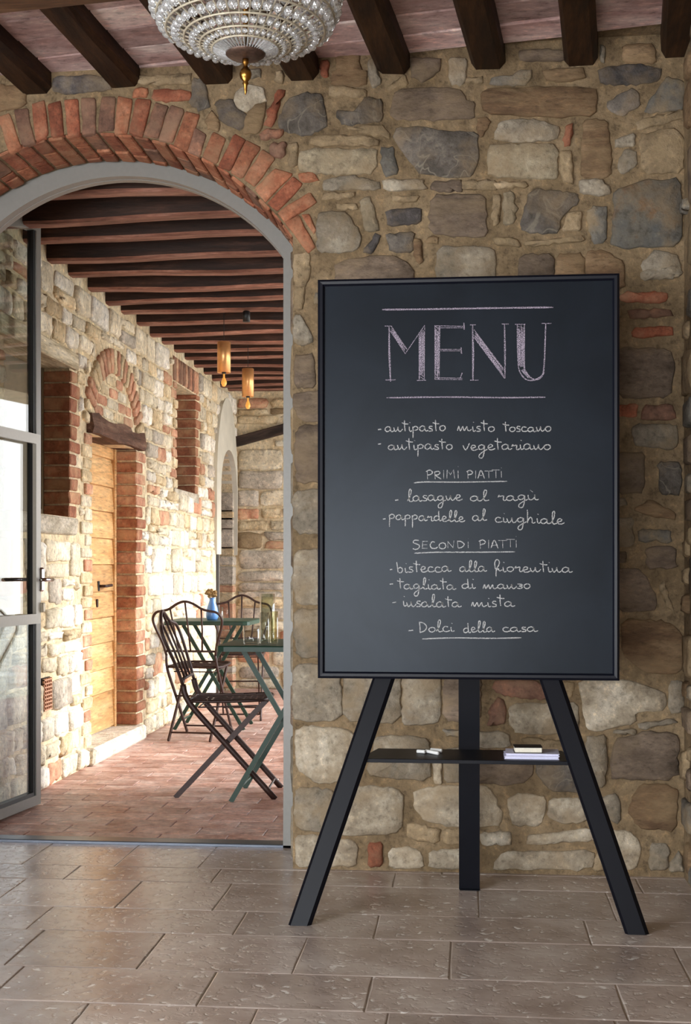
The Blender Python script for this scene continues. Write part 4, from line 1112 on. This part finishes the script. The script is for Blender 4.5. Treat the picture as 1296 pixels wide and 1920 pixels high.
# ---- chalk writing: single stroke glyphs (x-height 1, ascender about 2, descender about -1)
G = {
'a': (1.25,[[(.78,.80),(.45,1),(.08,.72),(.05,.25),(.35,.02),(.70,.30),(.80,.85),(.82,.25),(1.0,.02),(1.3,.22)]]),
'n': (1.25,[[(0,.85),(.12,.30),(.28,.02),(.55,.45),(.62,.95),(.66,.35),(.85,.02),(1.08,.15),(1.3,.55)]]),
't': (.85,[[(.30,2.15),(.32,1.0),(.40,.0)],[(-.10,1.65),(.35,1.45),(.85,1.40)]]),
'i': (.55,[[(.12,.95),(.18,.20),(.35,.0),(.55,.2)],[(.16,1.80),(.30,1.70)]]),
'p': (1.05,[[(.10,1.0),(.14,0),(.12,-1.35)],[(.12,.75),(.45,1.05),(.82,.8),(.70,.35),(.30,.25)]]),
's': (.75,[[(.62,.95),(.25,.98),(.15,.65),(.55,.40),(.55,.05),(.05,.0)]]),
'o': (1.0,[[(.50,1.0),(.12,.75),(.12,.25),(.45,.0),(.82,.3),(.80,.8),(.50,1.0)]]),
'm': (1.9,[[(0,0),(.18,.9),(.30,.25),(.42,.05),(.70,.85),(.82,.25),(.95,.05),(1.25,.85),(1.35,.2),(1.55,.0),(1.9,.3)]]),
'c': (.95,[[(.75,.85),(.35,.98),(.08,.6),(.20,.1),(.55,.0),(.95,.2)]]),
'v': (.95,[[(0,.85),(.38,.0),(.85,1.25)]]),
'e': (.95,[[(.10,.35),(.60,.60),(.58,.92),(.28,.98),(.08,.5),(.25,.05),(.60,.0),(.98,.25)]]),
'g': (1.2,[[(.80,.85),(.42,1.0),(.08,.65),(.25,.15),(.65,.3),(.82,.9),(.78,-.3),(.60,-1.3),(.22,-1.35),(.18,-.85),(.60,-.3),(1.2,.2)]]),
'r': (.95,[[(0,.55),(.15,.95),(.22,.72),(.62,.82),(.60,.2),(.75,.0),(1.0,.2)]]),
'l': (.75,[[(0,.1),(.35,.9),(.52,1.9),(.36,2.2),(.22,1.7),(.24,.35),(.42,.0),(.80,.15)]]),
'u': (1.15,[[(0,.9),(.08,.2),(.35,.0),(.68,.35),(.75,.95),(.78,.2),(1.0,.0),(1.2,.15)]]),
'U': (1.15,[[(0,.9),(.08,.2),(.35,.0),(.68,.35),(.75,.95),(.78,.2),(1.0,.0),(1.2,.15)],[(.25,1.75),(.55,1.4)]]),
'd': (1.15,[[(.75,.85),(.40,1.0),(.06,.65),(.12,.15),(.45,.05),(.76,.4)],[(.70,2.1),(.74,1.2),(.80,.3),(.95,.0),(1.2,.2)]]),
'h': (1.2,[[(.10,2.4),(.14,1.2),(.12,.0)],[(.12,.35),(.45,1.0),(.68,.75),(.70,.15),(.88,.0),(1.15,.2)]]),
'b': (1.0,[[(.0,2.1),(.10,1.0),(.18,.0)],[(.15,.7),(.50,1.0),(.78,.6),(.65,.05),(.28,-.05)]]),
'f': (.95,[[(.15,.4),(.05,1.6),(.30,2.25),(.62,1.9),(.52,1.1),(.25,.4),(.22,-1.0)],[(.22,.1),(.50,.55),(.60,.12),(.95,.3)]]),
'z': (.95,[[(.15,.95),(.65,.85),(.75,.65),(.40,.50),(.80,.25),(.55,-.05),(.10,.05)]]),
'D': (1.2,[[(.10,1.95),(.18,1.0),(.20,-.15)],[(.05,1.9),(.60,1.75),(1.0,1.05),(.75,.3),(.25,.0)]]),
'P': (1.0,[[(.15,1.4),(.20,0)],[(.0,1.25),(.45,1.5),(.80,1.2),(.65,.85),(.2,.7)]]),
'R': (1.0,[[(.10,1.4),(.15,0)],[(.0,1.25),(.50,1.45),(.75,1.15),(.50,.8),(.2,.7),(.9,.05)]]),
'I': (.5,[[(.22,1.5),(.22,0)]]),
'Y': (.5,[[(.22,1.25),(.24,0)],[(.2,1.85),(.25,1.8)]]),
'M': (1.3,[[(.12,0),(.15,1.4),(.55,.6),(.95,1.4),(1.1,0)]]),
'A': (1.0,[[(.0,0),(.42,1.5),(.88,.0)],[(.2,.55),(.75,.6)]]),
'T': (.95,[[(.45,1.3),(.47,0)],[(-.1,1.38),(1.0,1.38)]]),
'S': (1.05,[[(.75,1.4),(.25,1.45),(.10,1.05),(.75,.65),(.75,.15),(.40,-.1),(.0,.05)]]),
'E': (1.0,[[(.15,1.3),(.12,.05),(.75,.05)],[(.12,1.32),(.80,1.35)],[(.15,.7),(.7,.72)]]),
'C': (1.05,[[(.65,1.1),(.30,1.15),(.08,.6),(.25,.1),(.7,.05),(1.0,.3)]]),
'O': (1.05,[[(.55,1.15),(.15,.85),(.15,.25),(.50,.0),(.88,.3),(.85,.9),(.55,1.15)]]),
'N': (1.15,[[(.12,0),(.10,1.2),(.75,.1),(.85,1.35)]]),
'Q': (1.2,[[(.12,1.2),(.2,0)],[(.05,1.25),(.55,1.2),(.95,.7),(.65,.15),(.2,.0)]]),
}
ORG_W = BYF+.0072
def ribbon(mb, pts2, wd, y_=ORG_W, smooth=True, taper=True):
    """pts2: pixel points of the stroke"""
    P = [Vector((p[0], p[1], 0)) for p in pts2]
    if smooth and len(P) > 2: P = catmull(P, 5)
    W = []
    for p in P:
        q = on_y(p.x, p.y, y_); W.append(Vector((q.x, y_, q.z)))
    n = len(W); vs = []
    for i in range(n):
        t = W[min(i+1,n-1)]-W[max(i-1,0)]
        if t.length < 1e-7: t = Vector((1,0,0))
        t.normalize(); nn = Vector((-t.z, 0, t.x))
        k = wd*(.85+.3*random.random())
        if taper and (i == 0 or i == n-1): k *= .5
        vs += [W[i]+nn*k/2, W[i]-nn*k/2]
    mb.add([v-bo for v in vs], [(2*i, 2*i+1, 2*i+3, 2*i+2) for i in range(n-1)])
def word(mb, txt, x0, x1, yb0, yb1, xh, wd=.0031):
    tot = sum(G[c][0] for c in txt)-.15; sc = (x1-x0)/tot; x = x0
    for c in txt:
        adv, strokes = G[c]
        yb = yb0+(yb1-yb0)*(x-x0)/(x1-x0)+random.uniform(-.6,.6); hs = xh*random.uniform(.92,1.08)
        for s in strokes:
            ribbon(mb, [(x+px*sc, yb-py*hs) for px, py in s], wd, smooth=c not in 'IYNMTE', y_=ORG_W-random.uniform(0,.0003))
        x += adv*sc
def line(name, label, words, lines=(), mat='ink', dash=None, wd=.0031):
    mb = MB()
    for wv in words: word(mb, *wv, wd=wd)
    for ln in lines:
        m2 = MB(); ribbon(m2, ln, .0034, smooth=True); m2.build('chalk_underline', M[mat], bd)
    if dash: ribbon(mb, [(dash[0],dash[2]),(dash[1],dash[2]-.8)], .0032, smooth=False, taper=False)
    o = mb.build(name, M[mat], bd); o['label'] = label; o['kind'] = 'stuff'
    return o
line('chalk_line','chalk line antipasto misto toscano',[('antipasto',722,835,809,808,9.5),('misto',858,927,808,809,9.5),('toscano',944,1033,809,809,9)],dash=(709,715,805.5))
line('chalk_line','chalk line antipasto vegetariano',[('antipasto',728,848,843,843,9.5),('vegetariano',868,1032,844,843,10)],dash=(709,715,832.8))
line('chalk_line','chalk heading PRIMi PIATTi underlined',[('PRIMY',799,861,899,896,11),('PIATTY',875,942,898,895,10.5)],[[(776,905.3),(800,903.6),(860,904),(951,902.5)]])
line('chalk_line','chalk line lasagne al ragù',[('lasagne',764,865,940,938,10),('al',882,914,939,939,10),('ragU',934,1007,939,937,10)],dash=(741,747,938))
line('chalk_line','chalk line pappardelle al cinghiale',[('pappardelle',729,870,974,979,9.5),('al',886,911,977,976,10),('cinghiale',928,1056,979,983,10)],dash=(718,723,973.5))
line('chalk_line','chalk heading SECONDi PIATTi underlined',[('SECONQY',774,880,1029,1028,11),('PIATTY',898,970,1029,1026,10.5)],[[(777,1037.3),(820,1035.5),(900,1035.3),(966,1034.6)]])
line('chalk_line','chalk line bistecca alla fiorentina',[('bistecca',744,844,1073,1072,9.5),('alla',862,911,1072,1072,9.5),('fiorentina',927,1071,1072,1073,9.5)],dash=(731,736,1068.3))
line('chalk_line','chalk line tagliata di manzo',[('tagliata',746,853,1104,1106,9.5),('di',866,890,1103,1103,9),('manzo',906,994,1104,1103,9)],dash=(731,737,1095.5))
line('chalk_line','chalk line insalata mista',[('insalata',755,863,1137,1139,10),('mista',884,963,1137,1137,9.5)],dash=(736,743,1130))
line('chalk_line','chalk line Dolci della casa underlined',[('Dolci',785,850,1185,1184,9.5),('della',869,926,1186,1184,9),('casa',942,1006,1184,1184,8.5)],[[(792,1198),(850,1196),(920,1196.8),(978,1195.7)]],dash=(766,775,1182.5))
# big MENU lettering, outlined and hatched (pixel coords from the 3.703x crop at 700,560)
mm = MB()
def mz(p): return (700+p[0]/3.703, 560+p[1]/3.703)
def big(pts, wd=.0036, sm=False): ribbon(mm, [mz(p) for p in pts], wd, smooth=sm, y_=ORG_W-random.uniform(0,.0004))
def hatch(a0_, a1_, b0_, b1_, n):
    # zigzag filling between edge a0-a1 and edge b0-b1
    for k in range(n):
        t = k/n; u_ = random.uniform(-.05,.05)
        p = (a0_[0]+(a1_[0]-a0_[0])*t, a0_[1]+(a1_[1]-a0_[1])*t); q = (b0_[0]+(b1_[0]-b0_[0])*min(1,t+.10+u_), b0_[1]+(b1_[1]-b0_[1])*min(1,t+.10+u_))
        big([p, q], .0032)
def strokes_fill(a0_, a1_, b0_, b1_, n):
    for k in range(n):
        t = (k+.5)/n+random.uniform(-.06,.06); s0, s1 = random.uniform(0,.12), random.uniform(.86,1)
        e0 = (a0_[0]+(b0_[0]-a0_[0])*t, a0_[1]+(b0_[1]-a0_[1])*t); e1 = (a1_[0]+(b1_[0]-a1_[0])*t, a1_[1]+(b1_[1]-a1_[1])*t)
        P = [(e0[0]+(e1[0]-e0[0])*(s0+(s1-s0)*f)+random.uniform(-1.5,1.5), e0[1]+(e1[1]-e0[1])*(s0+(s1-s0)*f)) for f in (0,.3,.6,1)]
        big(P, .0030)
# M
big([(110,195),(112,390),(120,575)], .006); big([(80,190),(130,190)]); big([(85,565),(155,563)], .005)
big([(112,215),(222,382)]); big([(125,190),(235,352)]); strokes_fill((112,215),(222,382),(125,190),(235,352),3)
big([(222,382),(357,185)], .0045); big([(318,235),(318,560)]); big([(357,190),(355,560)]); strokes_fill((318,235),(318,560),(357,190),(355,560),6); hatch((318,245),(318,560),(355,245),(355,560),14); big([(303,568),(368,566)], .005)
# E
big([(428,185),(428,560)]); big([(463,190),(458,555)]); strokes_fill((428,185),(428,560),(463,190),(458,555),5); hatch((428,190),(428,560),(460,190),(458,560),16)
big([(430,188),(635,192)]); big([(440,202),(630,202)]); big([(630,168),(632,215)], .006)
big([(440,352),(610,352)]); big([(440,362),(610,362)]); big([(610,338),(613,382)], .006)
big([(430,550),(620,552)]); big([(430,560),(620,562)]); big([(618,515),(605,550)], .006)
# N
big([(690,180),(694,380),(692,565)], .007); big([(672,182),(712,182)], .005); big([(672,566),(730,566)], .005)
big([(700,215),(915,500)]); big([(700,270),(912,553)]); strokes_fill((700,218),(915,500),(700,270),(912,553),6)
big([(912,175),(915,360),(915,553)], .005); big([(892,176),(940,176)], .005)
# U
big([(1000,180),(1005,400),(1015,500),(1060,560),(1110,568)], sm=True); big([(1050,180),(1050,480),(1075,530),(1115,560),(1150,550),(1180,515),(1190,400),(1198,175)], sm=True, wd=.004)
strokes_fill((1002,182),(1012,490),(1050,182),(1050,480),7); hatch((1002,190),(1012,480),(1050,190),(1050,480),14); strokes_fill((1015,490),(1085,562),(1050,480),(1090,545),4)
big([(1110,568),(1160,552),(1188,510)], sm=True)
big([(985,178),(1058,178)], .005); big([(1170,172),(1238,172)], .005)
mn = mm.build('chalk_heading', M['ink2'], bd); mn['label'] = 'large hatched chalk word MENU'; mn['kind'] = 'stuff'
mm = MB()
big([(62,76),(300,74),(800,66),(1250,60)], .0052, True); mm.build('chalk_rule', M['ink2'], bd)
mm = MB(); big([(92,688),(500,683),(900,687),(1195,684)], .0042, True); mm.build('chalk_rule', M['ink2'], bd)
# ---- chalk sticks and books on the shelf
def stick(px, py, px2, py2, lab):
    a = on_z(px, py, shz+.0062); b = on_z(px2, py2, shz+.0062)
    r = .0058; d = (b-a)
    mb = MB().tube([a-a, d*.04, d*.96, d], [r*.8, r, r, r*.85], 10)
    o = mb.build('chalk_stick', M['chalk'], None, True, loc=a); tag(o, lab, 'chalk', 'chalk sticks on the easel shelf')
stick(782,1408.5,797,1409.5,'short white chalk stick lying leftmost on the easel shelf')
stick(799,1408,822,1412.5,'white chalk stick lying slantwise in front on the easel shelf')
stick(808,1405.5,829,1407.5,'white chalk stick partly behind the slanting one')
def book(name, x0, x1, yy, d, z0, h, matp, matc, label, rz=0):
    e = empty(name, ((x0+x1)/2, yy, z0), rz); w2 = (x1-x0)/2
    MB().bbox(-w2+.002,0.002,.0015,w2-.002,d-.002,h-.0015,.001).build('pages', M[matp], e)
    MB().box(-w2,0,0,w2,d,.0016).build('cover', M[matc], e); MB().box(-w2,0,h-.0016,w2,d,h).build('cover', M[matc], e)
    tag(e, label, 'book', 'books on the easel shelf'); return e
def xw(px, yy): return on_y(px, 1410, yy).x
bx_a, bx_b = xw(946,4.03), xw(1049,4.03)
book('book', bx_a, bx_b, 4.03, .115, shz+.0008, .0095, 'paper', 'paper', 'thick lilac white booklet lying lowest on the easel shelf', 0.0)
book('book', bx_a+.004, bx_b+.001, 4.036, .11, shz+.0097, .008, 'paper', 'paper', 'lilac white booklet lying on the lowest one', -.02)
book('book', xw(965,4.04), xw(1018,4.04), 4.045, .07, shz+.0182, .018, 'cream_paper', 'cover', 'small dark covered book on top of the lilac booklets', .03)

# ================================================================== CHANDELIER
CHx, CHy = -.557, 3.16
ch = empty('chandelier', (CHx, CHy, 2.32)); tag(ch, 'crystal bead basket chandelier hanging below the rafters', 'chandelier')
zb0 = 2.40-2.32+.005     # bottom plane of basket above origin
def cz(py, Z=3.2): return 1.1+(HY-py)/2400*Z
prof = [(.048,0),(.083,.013),(.113,.024),(.153,.039),(.198,.060),(.221,.092),(.232,.130),(.235,.170),(.231,.210),(.220,.248),(.200,.285),(.160,.315)]
zb = cz(100, 3.17)-2.311
for r, z in prof[1:]:
    n = 72
    pts = [(r*math.cos(2*math.pi*k/n), r*math.sin(2*math.pi*k/n), zb+z) for k in range(n)]
    MB().tube(pts, .0030, 5, closed=True).build('ring', M['silver'], ch, True)
NB = 40
ico = bmesh.new(); bmesh.ops.create_icosphere(ico, subdivisions=2, radius=1); icme = bpy.data.meshes.new('crystal'); ico.to_mesh(ico and icme); ico.free(); icme.materials.append(M['crystal'])
bigstuff = MB(); icov = [v.co.copy() for v in icme.vertices]; icof = [tuple(p.vertices) for p in icme.polygons]
ribm = MB(); ccount = 0
for bi in range(1, len(prof)-1):
    (r0, z0), (r1, z1) = prof[bi], prof[bi+1]
    rm, zm = (r0+r1)/2, (z0+z1)/2; br = min(math.hypot(r1-r0, z1-z0)/2*.80, math.pi*rm/NB*.86)
    nb = NB
    for k in range(nb):
        a = 2*math.pi*(k+.5*(bi % 1))/nb
        p = Vector((rm*math.cos(a), rm*math.sin(a), zb+zm))
        if ccount < 280 and bi <= 7:
            o = bpy.data.objects.new('crystal', icme); o.location = p; o.scale = (br,)*3; link(o, ch); ccount += 1
        else: bigstuff.add([v*br+p for v in icov], icof)
        a2 = a+math.pi/nb
        ribm.tube([(r0*math.cos(a2), r0*math.sin(a2), zb+z0), (r1*math.cos(a2), r1*math.sin(a2), zb+z1)], .0020, 4)
o = bigstuff.build('upper_crystals', M['crystal'], ch, True); o['kind'] = 'stuff'
o = ribm.build('cage_wires', M['silver'], ch); o['kind'] = 'stuff'
# flat underside: radiating glass rods, and small pendant beads
for k in range(48):
    a = 2*math.pi*k/48; 
    MB().tube([(.048*math.cos(a),.05*math.sin(a),zb+.001),(.082*math.cos(a),.082*math.sin(a),zb+.012)], [.0018,.0036], 5).build('glass_rod', M['crystal'], ch)
MB().lathe([(0,.012),(.03,.012),(.05,.006),(.05,0),(.042,-.006),(.012,-.01),(0,-.01)], 32, (0,0,zb)).build('base_disc', M['bronze'], ch, True)
fin = [(.0,-.01),(.008,-.012),(.008,-.022),(.005,-.028),(.007,-.034),(.013,-.040),(.0155,-.050),(.013,-.060),(.006,-.068),(.008,-.072),(.005,-.078),(.004,-.09),(.0015,-.10),(0,-.102)]
MB().lathe(fin, 20, (0,0,zb)).build('finial', M['brass'], ch, True)
ctop = zc(CHx, CHy)-2.32
MB().tube([(0,0,zb+.01),(0,0,ctop-.02)], .007, 8).build('stem', M['brass'], ch, True)
MB().lathe([(0,-.04),(.02,-.035),(.05,-.012),(.055,0)], 24, (0,0,ctop)).build('ceiling_rose', M['brass'], ch, True)
MB().lathe([(.012,.385),(.06,.375),(.09,.345),(.16,.315)], 30, (0,0,zb)).build('crown', M['silver'], ch, True)

# ================================================================== LOGGIA PENDANTS
def pendant(px, pyb, pyt, Z, label):
    r_ = (px-CX)/F; X = Z*(r_*cs-sn); Y = Z*(cs+r_*sn); zb_ = 1.1+(HY-pyb)/F*Z; h = (pyb-pyt)/F*Z; rad = .0415
    e = empty('pendant_lamp', (X, Y, zb_)); tag(e, label, 'lamp', 'copper pendant lamps in the loggia')
    MB().lathe([(.0,h),(rad-.004,h),(rad,h-.003),(rad,0),(rad-.003,0),(rad-.003,h-.006),(0,h-.006)], 32).build('lamp_shade', M['copper'], e, True)
    MB().tube([(0,0,h),(0,0,2.765-zb_)], .0022, 6).build('cord', M['blackp'], e)
    MB().lathe([(0,h),(0,h-.07),(.014,h-.07),(.014,-.005),(0,-.005)][::-1], 12).build('lamp_holder', M['blackp'], e, True)
    m, nt, b = nodes_mat('amber_bulb_'+str(px)); b.inputs['Base Color'].default_value = (.9,.45,.1,1); b.inputs['Emission Color'].default_value = (1,.45,.08,1); b.inputs['Emission Strength'].default_value = .35; b.inputs['Roughness'].default_value = .2
    MB().lathe([(0,-.005),(.006,-.008),(.006,-.028),(.012,-.04),(.018,-.058),(.017,-.07),(.009,-.084),(0,-.087)], 20).build('bulb', m, e, True)
pendant(420, 699, 641, 8.0, 'nearer copper cylinder pendant lamp, the left one')
pendant(465, 744, 691, 9.0, 'farther copper cylinder pendant lamp, the right one')
p = on_z(449.5, 575, 2.615); e = MB().lathe([(0,0),(.022,0),(.022,.06),(.018,.064),(0,.064)], 20, (0,0,-.03)).build('ceiling_spot', M['blackp'], None, True, loc=(p.x, 7.60, 2.60)); tag(e, 'small black spotlight under a loggia beam', 'spotlight')

# ================================================================== LOGGIA FURNITURE
def make_chair():
    root = empty('folding_chair')
    for s in (-1, 1):
        pts = [(.24,.155*s,0),(.0,.160*s,.265),(-.165,.165*s,.45),(-.20,.160*s,.54)]
        MB().tube(catmull(pts, 4), .0125, 6, flat=(1.25,.6)).build('leg', M['iron'], root, True)
        MB().tube([(-.24,.135*s,0),(.19,.135*s,.462)], .0135, 4, flat=(1.3,.55)).build('leg', M['iron'], root)
    half = [(-.20,.160,.54),(-.225,.178,.62),(-.262,.215,.72),(-.283,.222,.775),(-.297,.195,.812),(-.305,.150,.822),(-.315,.105,.835),(-.325,.05,.868),(-.33,0,.882)]
    hoop = half+[(x,-y,z) for x,y,z in half[::-1][1:]]
    back = MB().tube(catmull(hoop, 4), .0085, 6).build('backrest', M['iron'], root, True)
    MB().tube([(-.205,.162,.565),(-.205,-.162,.565)], .0075, 6).build('crossbar', M['iron'], back, True)
    for yy, zt in ((-.10,.835),(0,.88),(.10,.835)):
        MB().tube([(-.205,yy*.75,.565),(-.255,yy*.9,.70),(-.315 if yy else -.33,yy,zt)], .006, 6).build('slat', M['iron'], back, True)
    ring = [(-.17,.16,.462),(0,.17,.462),(.16,.16,.468),(.20,.10,.47),(.205,0,.47),(.20,-.10,.47),(.16,-.16,.468),(0,-.17,.462),(-.17,-.16,.462),(-.175,0,.462)]
    seat = MB().tube(catmull(ring, 3, True), .008, 6, closed=True).build('seat', M['iron'], root, True)
    lat = MB()
    for k in range(-5, 6):
        for sgn in (1, -1):
            a = Vector((-.17, 0, .463)); 
            x0_, x1_ = -.165, .195; y0_ = k*.06-sgn*.18; y1_ = k*.06+sgn*.18
            # clip to |y|<.155
            t0, t1 = 0, 1; dy = y1_-y0_
            for lim in (-.155, .155):
                t = (lim-y0_)/dy
                if (dy > 0) == (lim > 0): t1 = min(t1, t)
                else: t0 = max(t0, t)
            if t1-t0 > .05: lat.tube([(x0_+(x1_-x0_)*t0, y0_+dy*t0, .463+.003*sgn), (x0_+(x1_-x0_)*t1, y0_+dy*t1, .465+.003*sgn)], .0032, 4)
    o = lat.build('seat_lattice', M['iron'], seat); o['kind'] = 'stuff'
    mb = MB().tube([(-.13,.13,.43),(.17,.13,.44)], .004, 5).tube([(-.13,-.13,.43),(.17,-.13,.44)], .004, 5).tube([(-.13,.13,.43),(-.13,-.13,.43)], .004, 5)
    mb.build('under_frame', M['iron'], root)
    MB().tube([(.205,.15,.045),(.205,-.15,.045)], .006, 6).build('stretcher', M['iron'], root)
    MB().tube([(-.195,.13,.05),(-.195,-.13,.05)], .006, 6).build('stretcher', M['iron'], root)
    MB().tube([(.0,.16,.262),(.0,-.16,.262)], .006, 6).build('stretcher', M['iron'], root)
    return root
def copy_tree(o, parent=None):
    c = o.copy(); COL.objects.link(c); c.parent = parent
    for chd in list(o.children): copy_tree(chd, c)
    return c
c1 = make_chair(); c1.location = (-1.16, 6.13, 0); c1.rotation_euler = (0,0,math.radians(3))
tag(c1, 'near rusty iron folding chair seen side on beside the green table', 'chair', 'folding iron chairs in the loggia')
c2 = copy_tree(c1); c2.location = (-1.735, 8.14, 0); c2.rotation_euler = (0,0,math.radians(86)); c2['label'] = 'iron folding chair with its back to us, before the far green table'
c3 = copy_tree(c1); c3.location = (-1.665, 9.22, 0); c3.rotation_euler = (0,0,math.radians(-82)); c3['label'] = 'farthest iron folding chair, facing us behind the far table'
def make_table():
    root = empty('folding_table')
    hw = .29; co = [(hw-.04,-hw),(hw-.012,-hw+.012),(hw,-hw+.04)]
    P = []
    for q in range(4):
        for (x, y_) in co:
            a = math.pi/2*q; P.append((x*math.cos(a)-y_*math.sin(a), x*math.sin(a)+y_*math.cos(a)))
    L = len(P)
    vs = [(x,y_,.708) for x,y_ in P]+[(x,y_,.730) for x,y_ in P]+[(x*.985,y_*.985,.735) for x,y_ in P]
    fs = [tuple(range(L-1,-1,-1)), tuple(range(2*L,3*L))]+[(r*L+i, r*L+(i+1) % L, (r+1)*L+(i+1) % L, (r+1)*L+i) for r in range(2) for i in range(L)]
    MB().add(vs, fs).build('tabletop', M['green'], root)
    for s, dd in ((-1, .0), (1, .0)):
        MB().tube([(-.235,.185*s,0),(.18,.185*s,.705)], .013, 4, flat=(1.25,.8)).build('leg', M['green'], root)
        MB().tube([(.235,.160*s,0),(-.18,.160*s,.705)], .013, 4, flat=(1.25,.8)).build('leg', M['green'], root)
    MB().tube([(-.205,.185,.055),(-.205,-.185,.055)], .006, 6).build('stretcher', M['green'], root)
    MB().tube([(0,.185,.40),(0,-.185,.40)], .006, 6).build('hinge_rod', M['green'], root)
    return root
t1 = make_table(); t1.location = (-.875, 6.09, 0)
tag(t1, 'dark green folding bistro table with glasses, cut by the door frame', 'table', 'green folding tables in the loggia')
t2 = copy_tree(t1); t2.location = (-1.745, 8.66, 0); t2['label'] = 'farther green folding table carrying the blue vase'
# table ware
def on_table(px, Z): r_ = (px-CX)/F; return Vector((Z*(r_*cs-sn), Z*(cs+r_*sn), .7352))
v = on_table(398, 8.72)
vz = empty('vase', v); tag(vz, 'cobalt blue ceramic vase with dried flowers on the far table', 'vase')
MB().lathe([(0,0),(.034,0),(.042,.02),(.043,.045),(.036,.085),(.024,.118),(.019,.135),(.022,.152),(.019,.152),(.016,.135),(.020,.118),(.0,.03)], 28).build('body', M['blue'], vz, True)
fl_ = MB()
for k in range(13):
    a = random.uniform(0, 6.28); R_ = random.uniform(.01,.06); h = random.uniform(.16,.205); 
    tip = (R_*math.cos(a)-.008, R_*math.sin(a), h)
    fl_.tube([(0,0,.10),(tip[0]*.4,tip[1]*.4,.15),tip], .0012, 4)
    for q_ in range(4): fl_.add([Vector(tip)+c*random.uniform(.006,.011)+Vector([random.uniform(-.006,.006) for _ in range(3)]) for c in icov], icof)
fo = empty('dried_flowers', v); o_ = fl_.build('flower_sprigs', M['dried'], fo); tag(fo, 'small bunch of dried flowers standing in the blue vase', 'flowers'); o_['kind'] = 'stuff'
def glassware(name, px, Z, r, h, mat, label, cat, thick=.0025, flare=0.0, group=None):
    p = on_table(px, Z); n = 28
    o = MB().lathe([(0,0),(r*.94,0),(r,.004),(r+flare,h),(r+flare-thick,h),(r-thick,.010),(0,.010)], n).build(name, M[mat], None, True, loc=p); tag(o, label, cat, group); return o
jg = empty('glass_jug', on_table(412, 8.80)); tag(jg, 'small clear glass jug with handle beside the blue vase', 'jug')
MB().lathe([(0,0),(.024,0),(.026,.004),(.024,.085),(.0215,.085),(.0235,.010),(0,.010)], 24).build('body', M['glass'], jg, True)
MB().tube(catmull([(.024,0,.07),(.048,0,.068),(.05,0,.035),(.025,0,.018)], 4), .004, 8).build('handle', M['glass'], jg, True)
glassware('drinking_glass', 471.5, 5.98, .037, .088, 'glass', 'wide clear tumbler left of the bottles on the near table', 'glass', flare=.003)
glassware('glass_cylinder', 496, 6.03, .0225, .148, 'glass', 'slim clear glass cylinder next to the tumbler', 'glass')
glassware('carafe', 501.5, 6.22, .035, .232, 'gglass', 'tall greenish glass carafe at the back of the near table', 'carafe', flare=.002)
glassware('glass_cylinder', 514, 6.07, .019, .152, 'yglass', 'slim yellowish glass cylinder rightmost on the near table', 'glass')
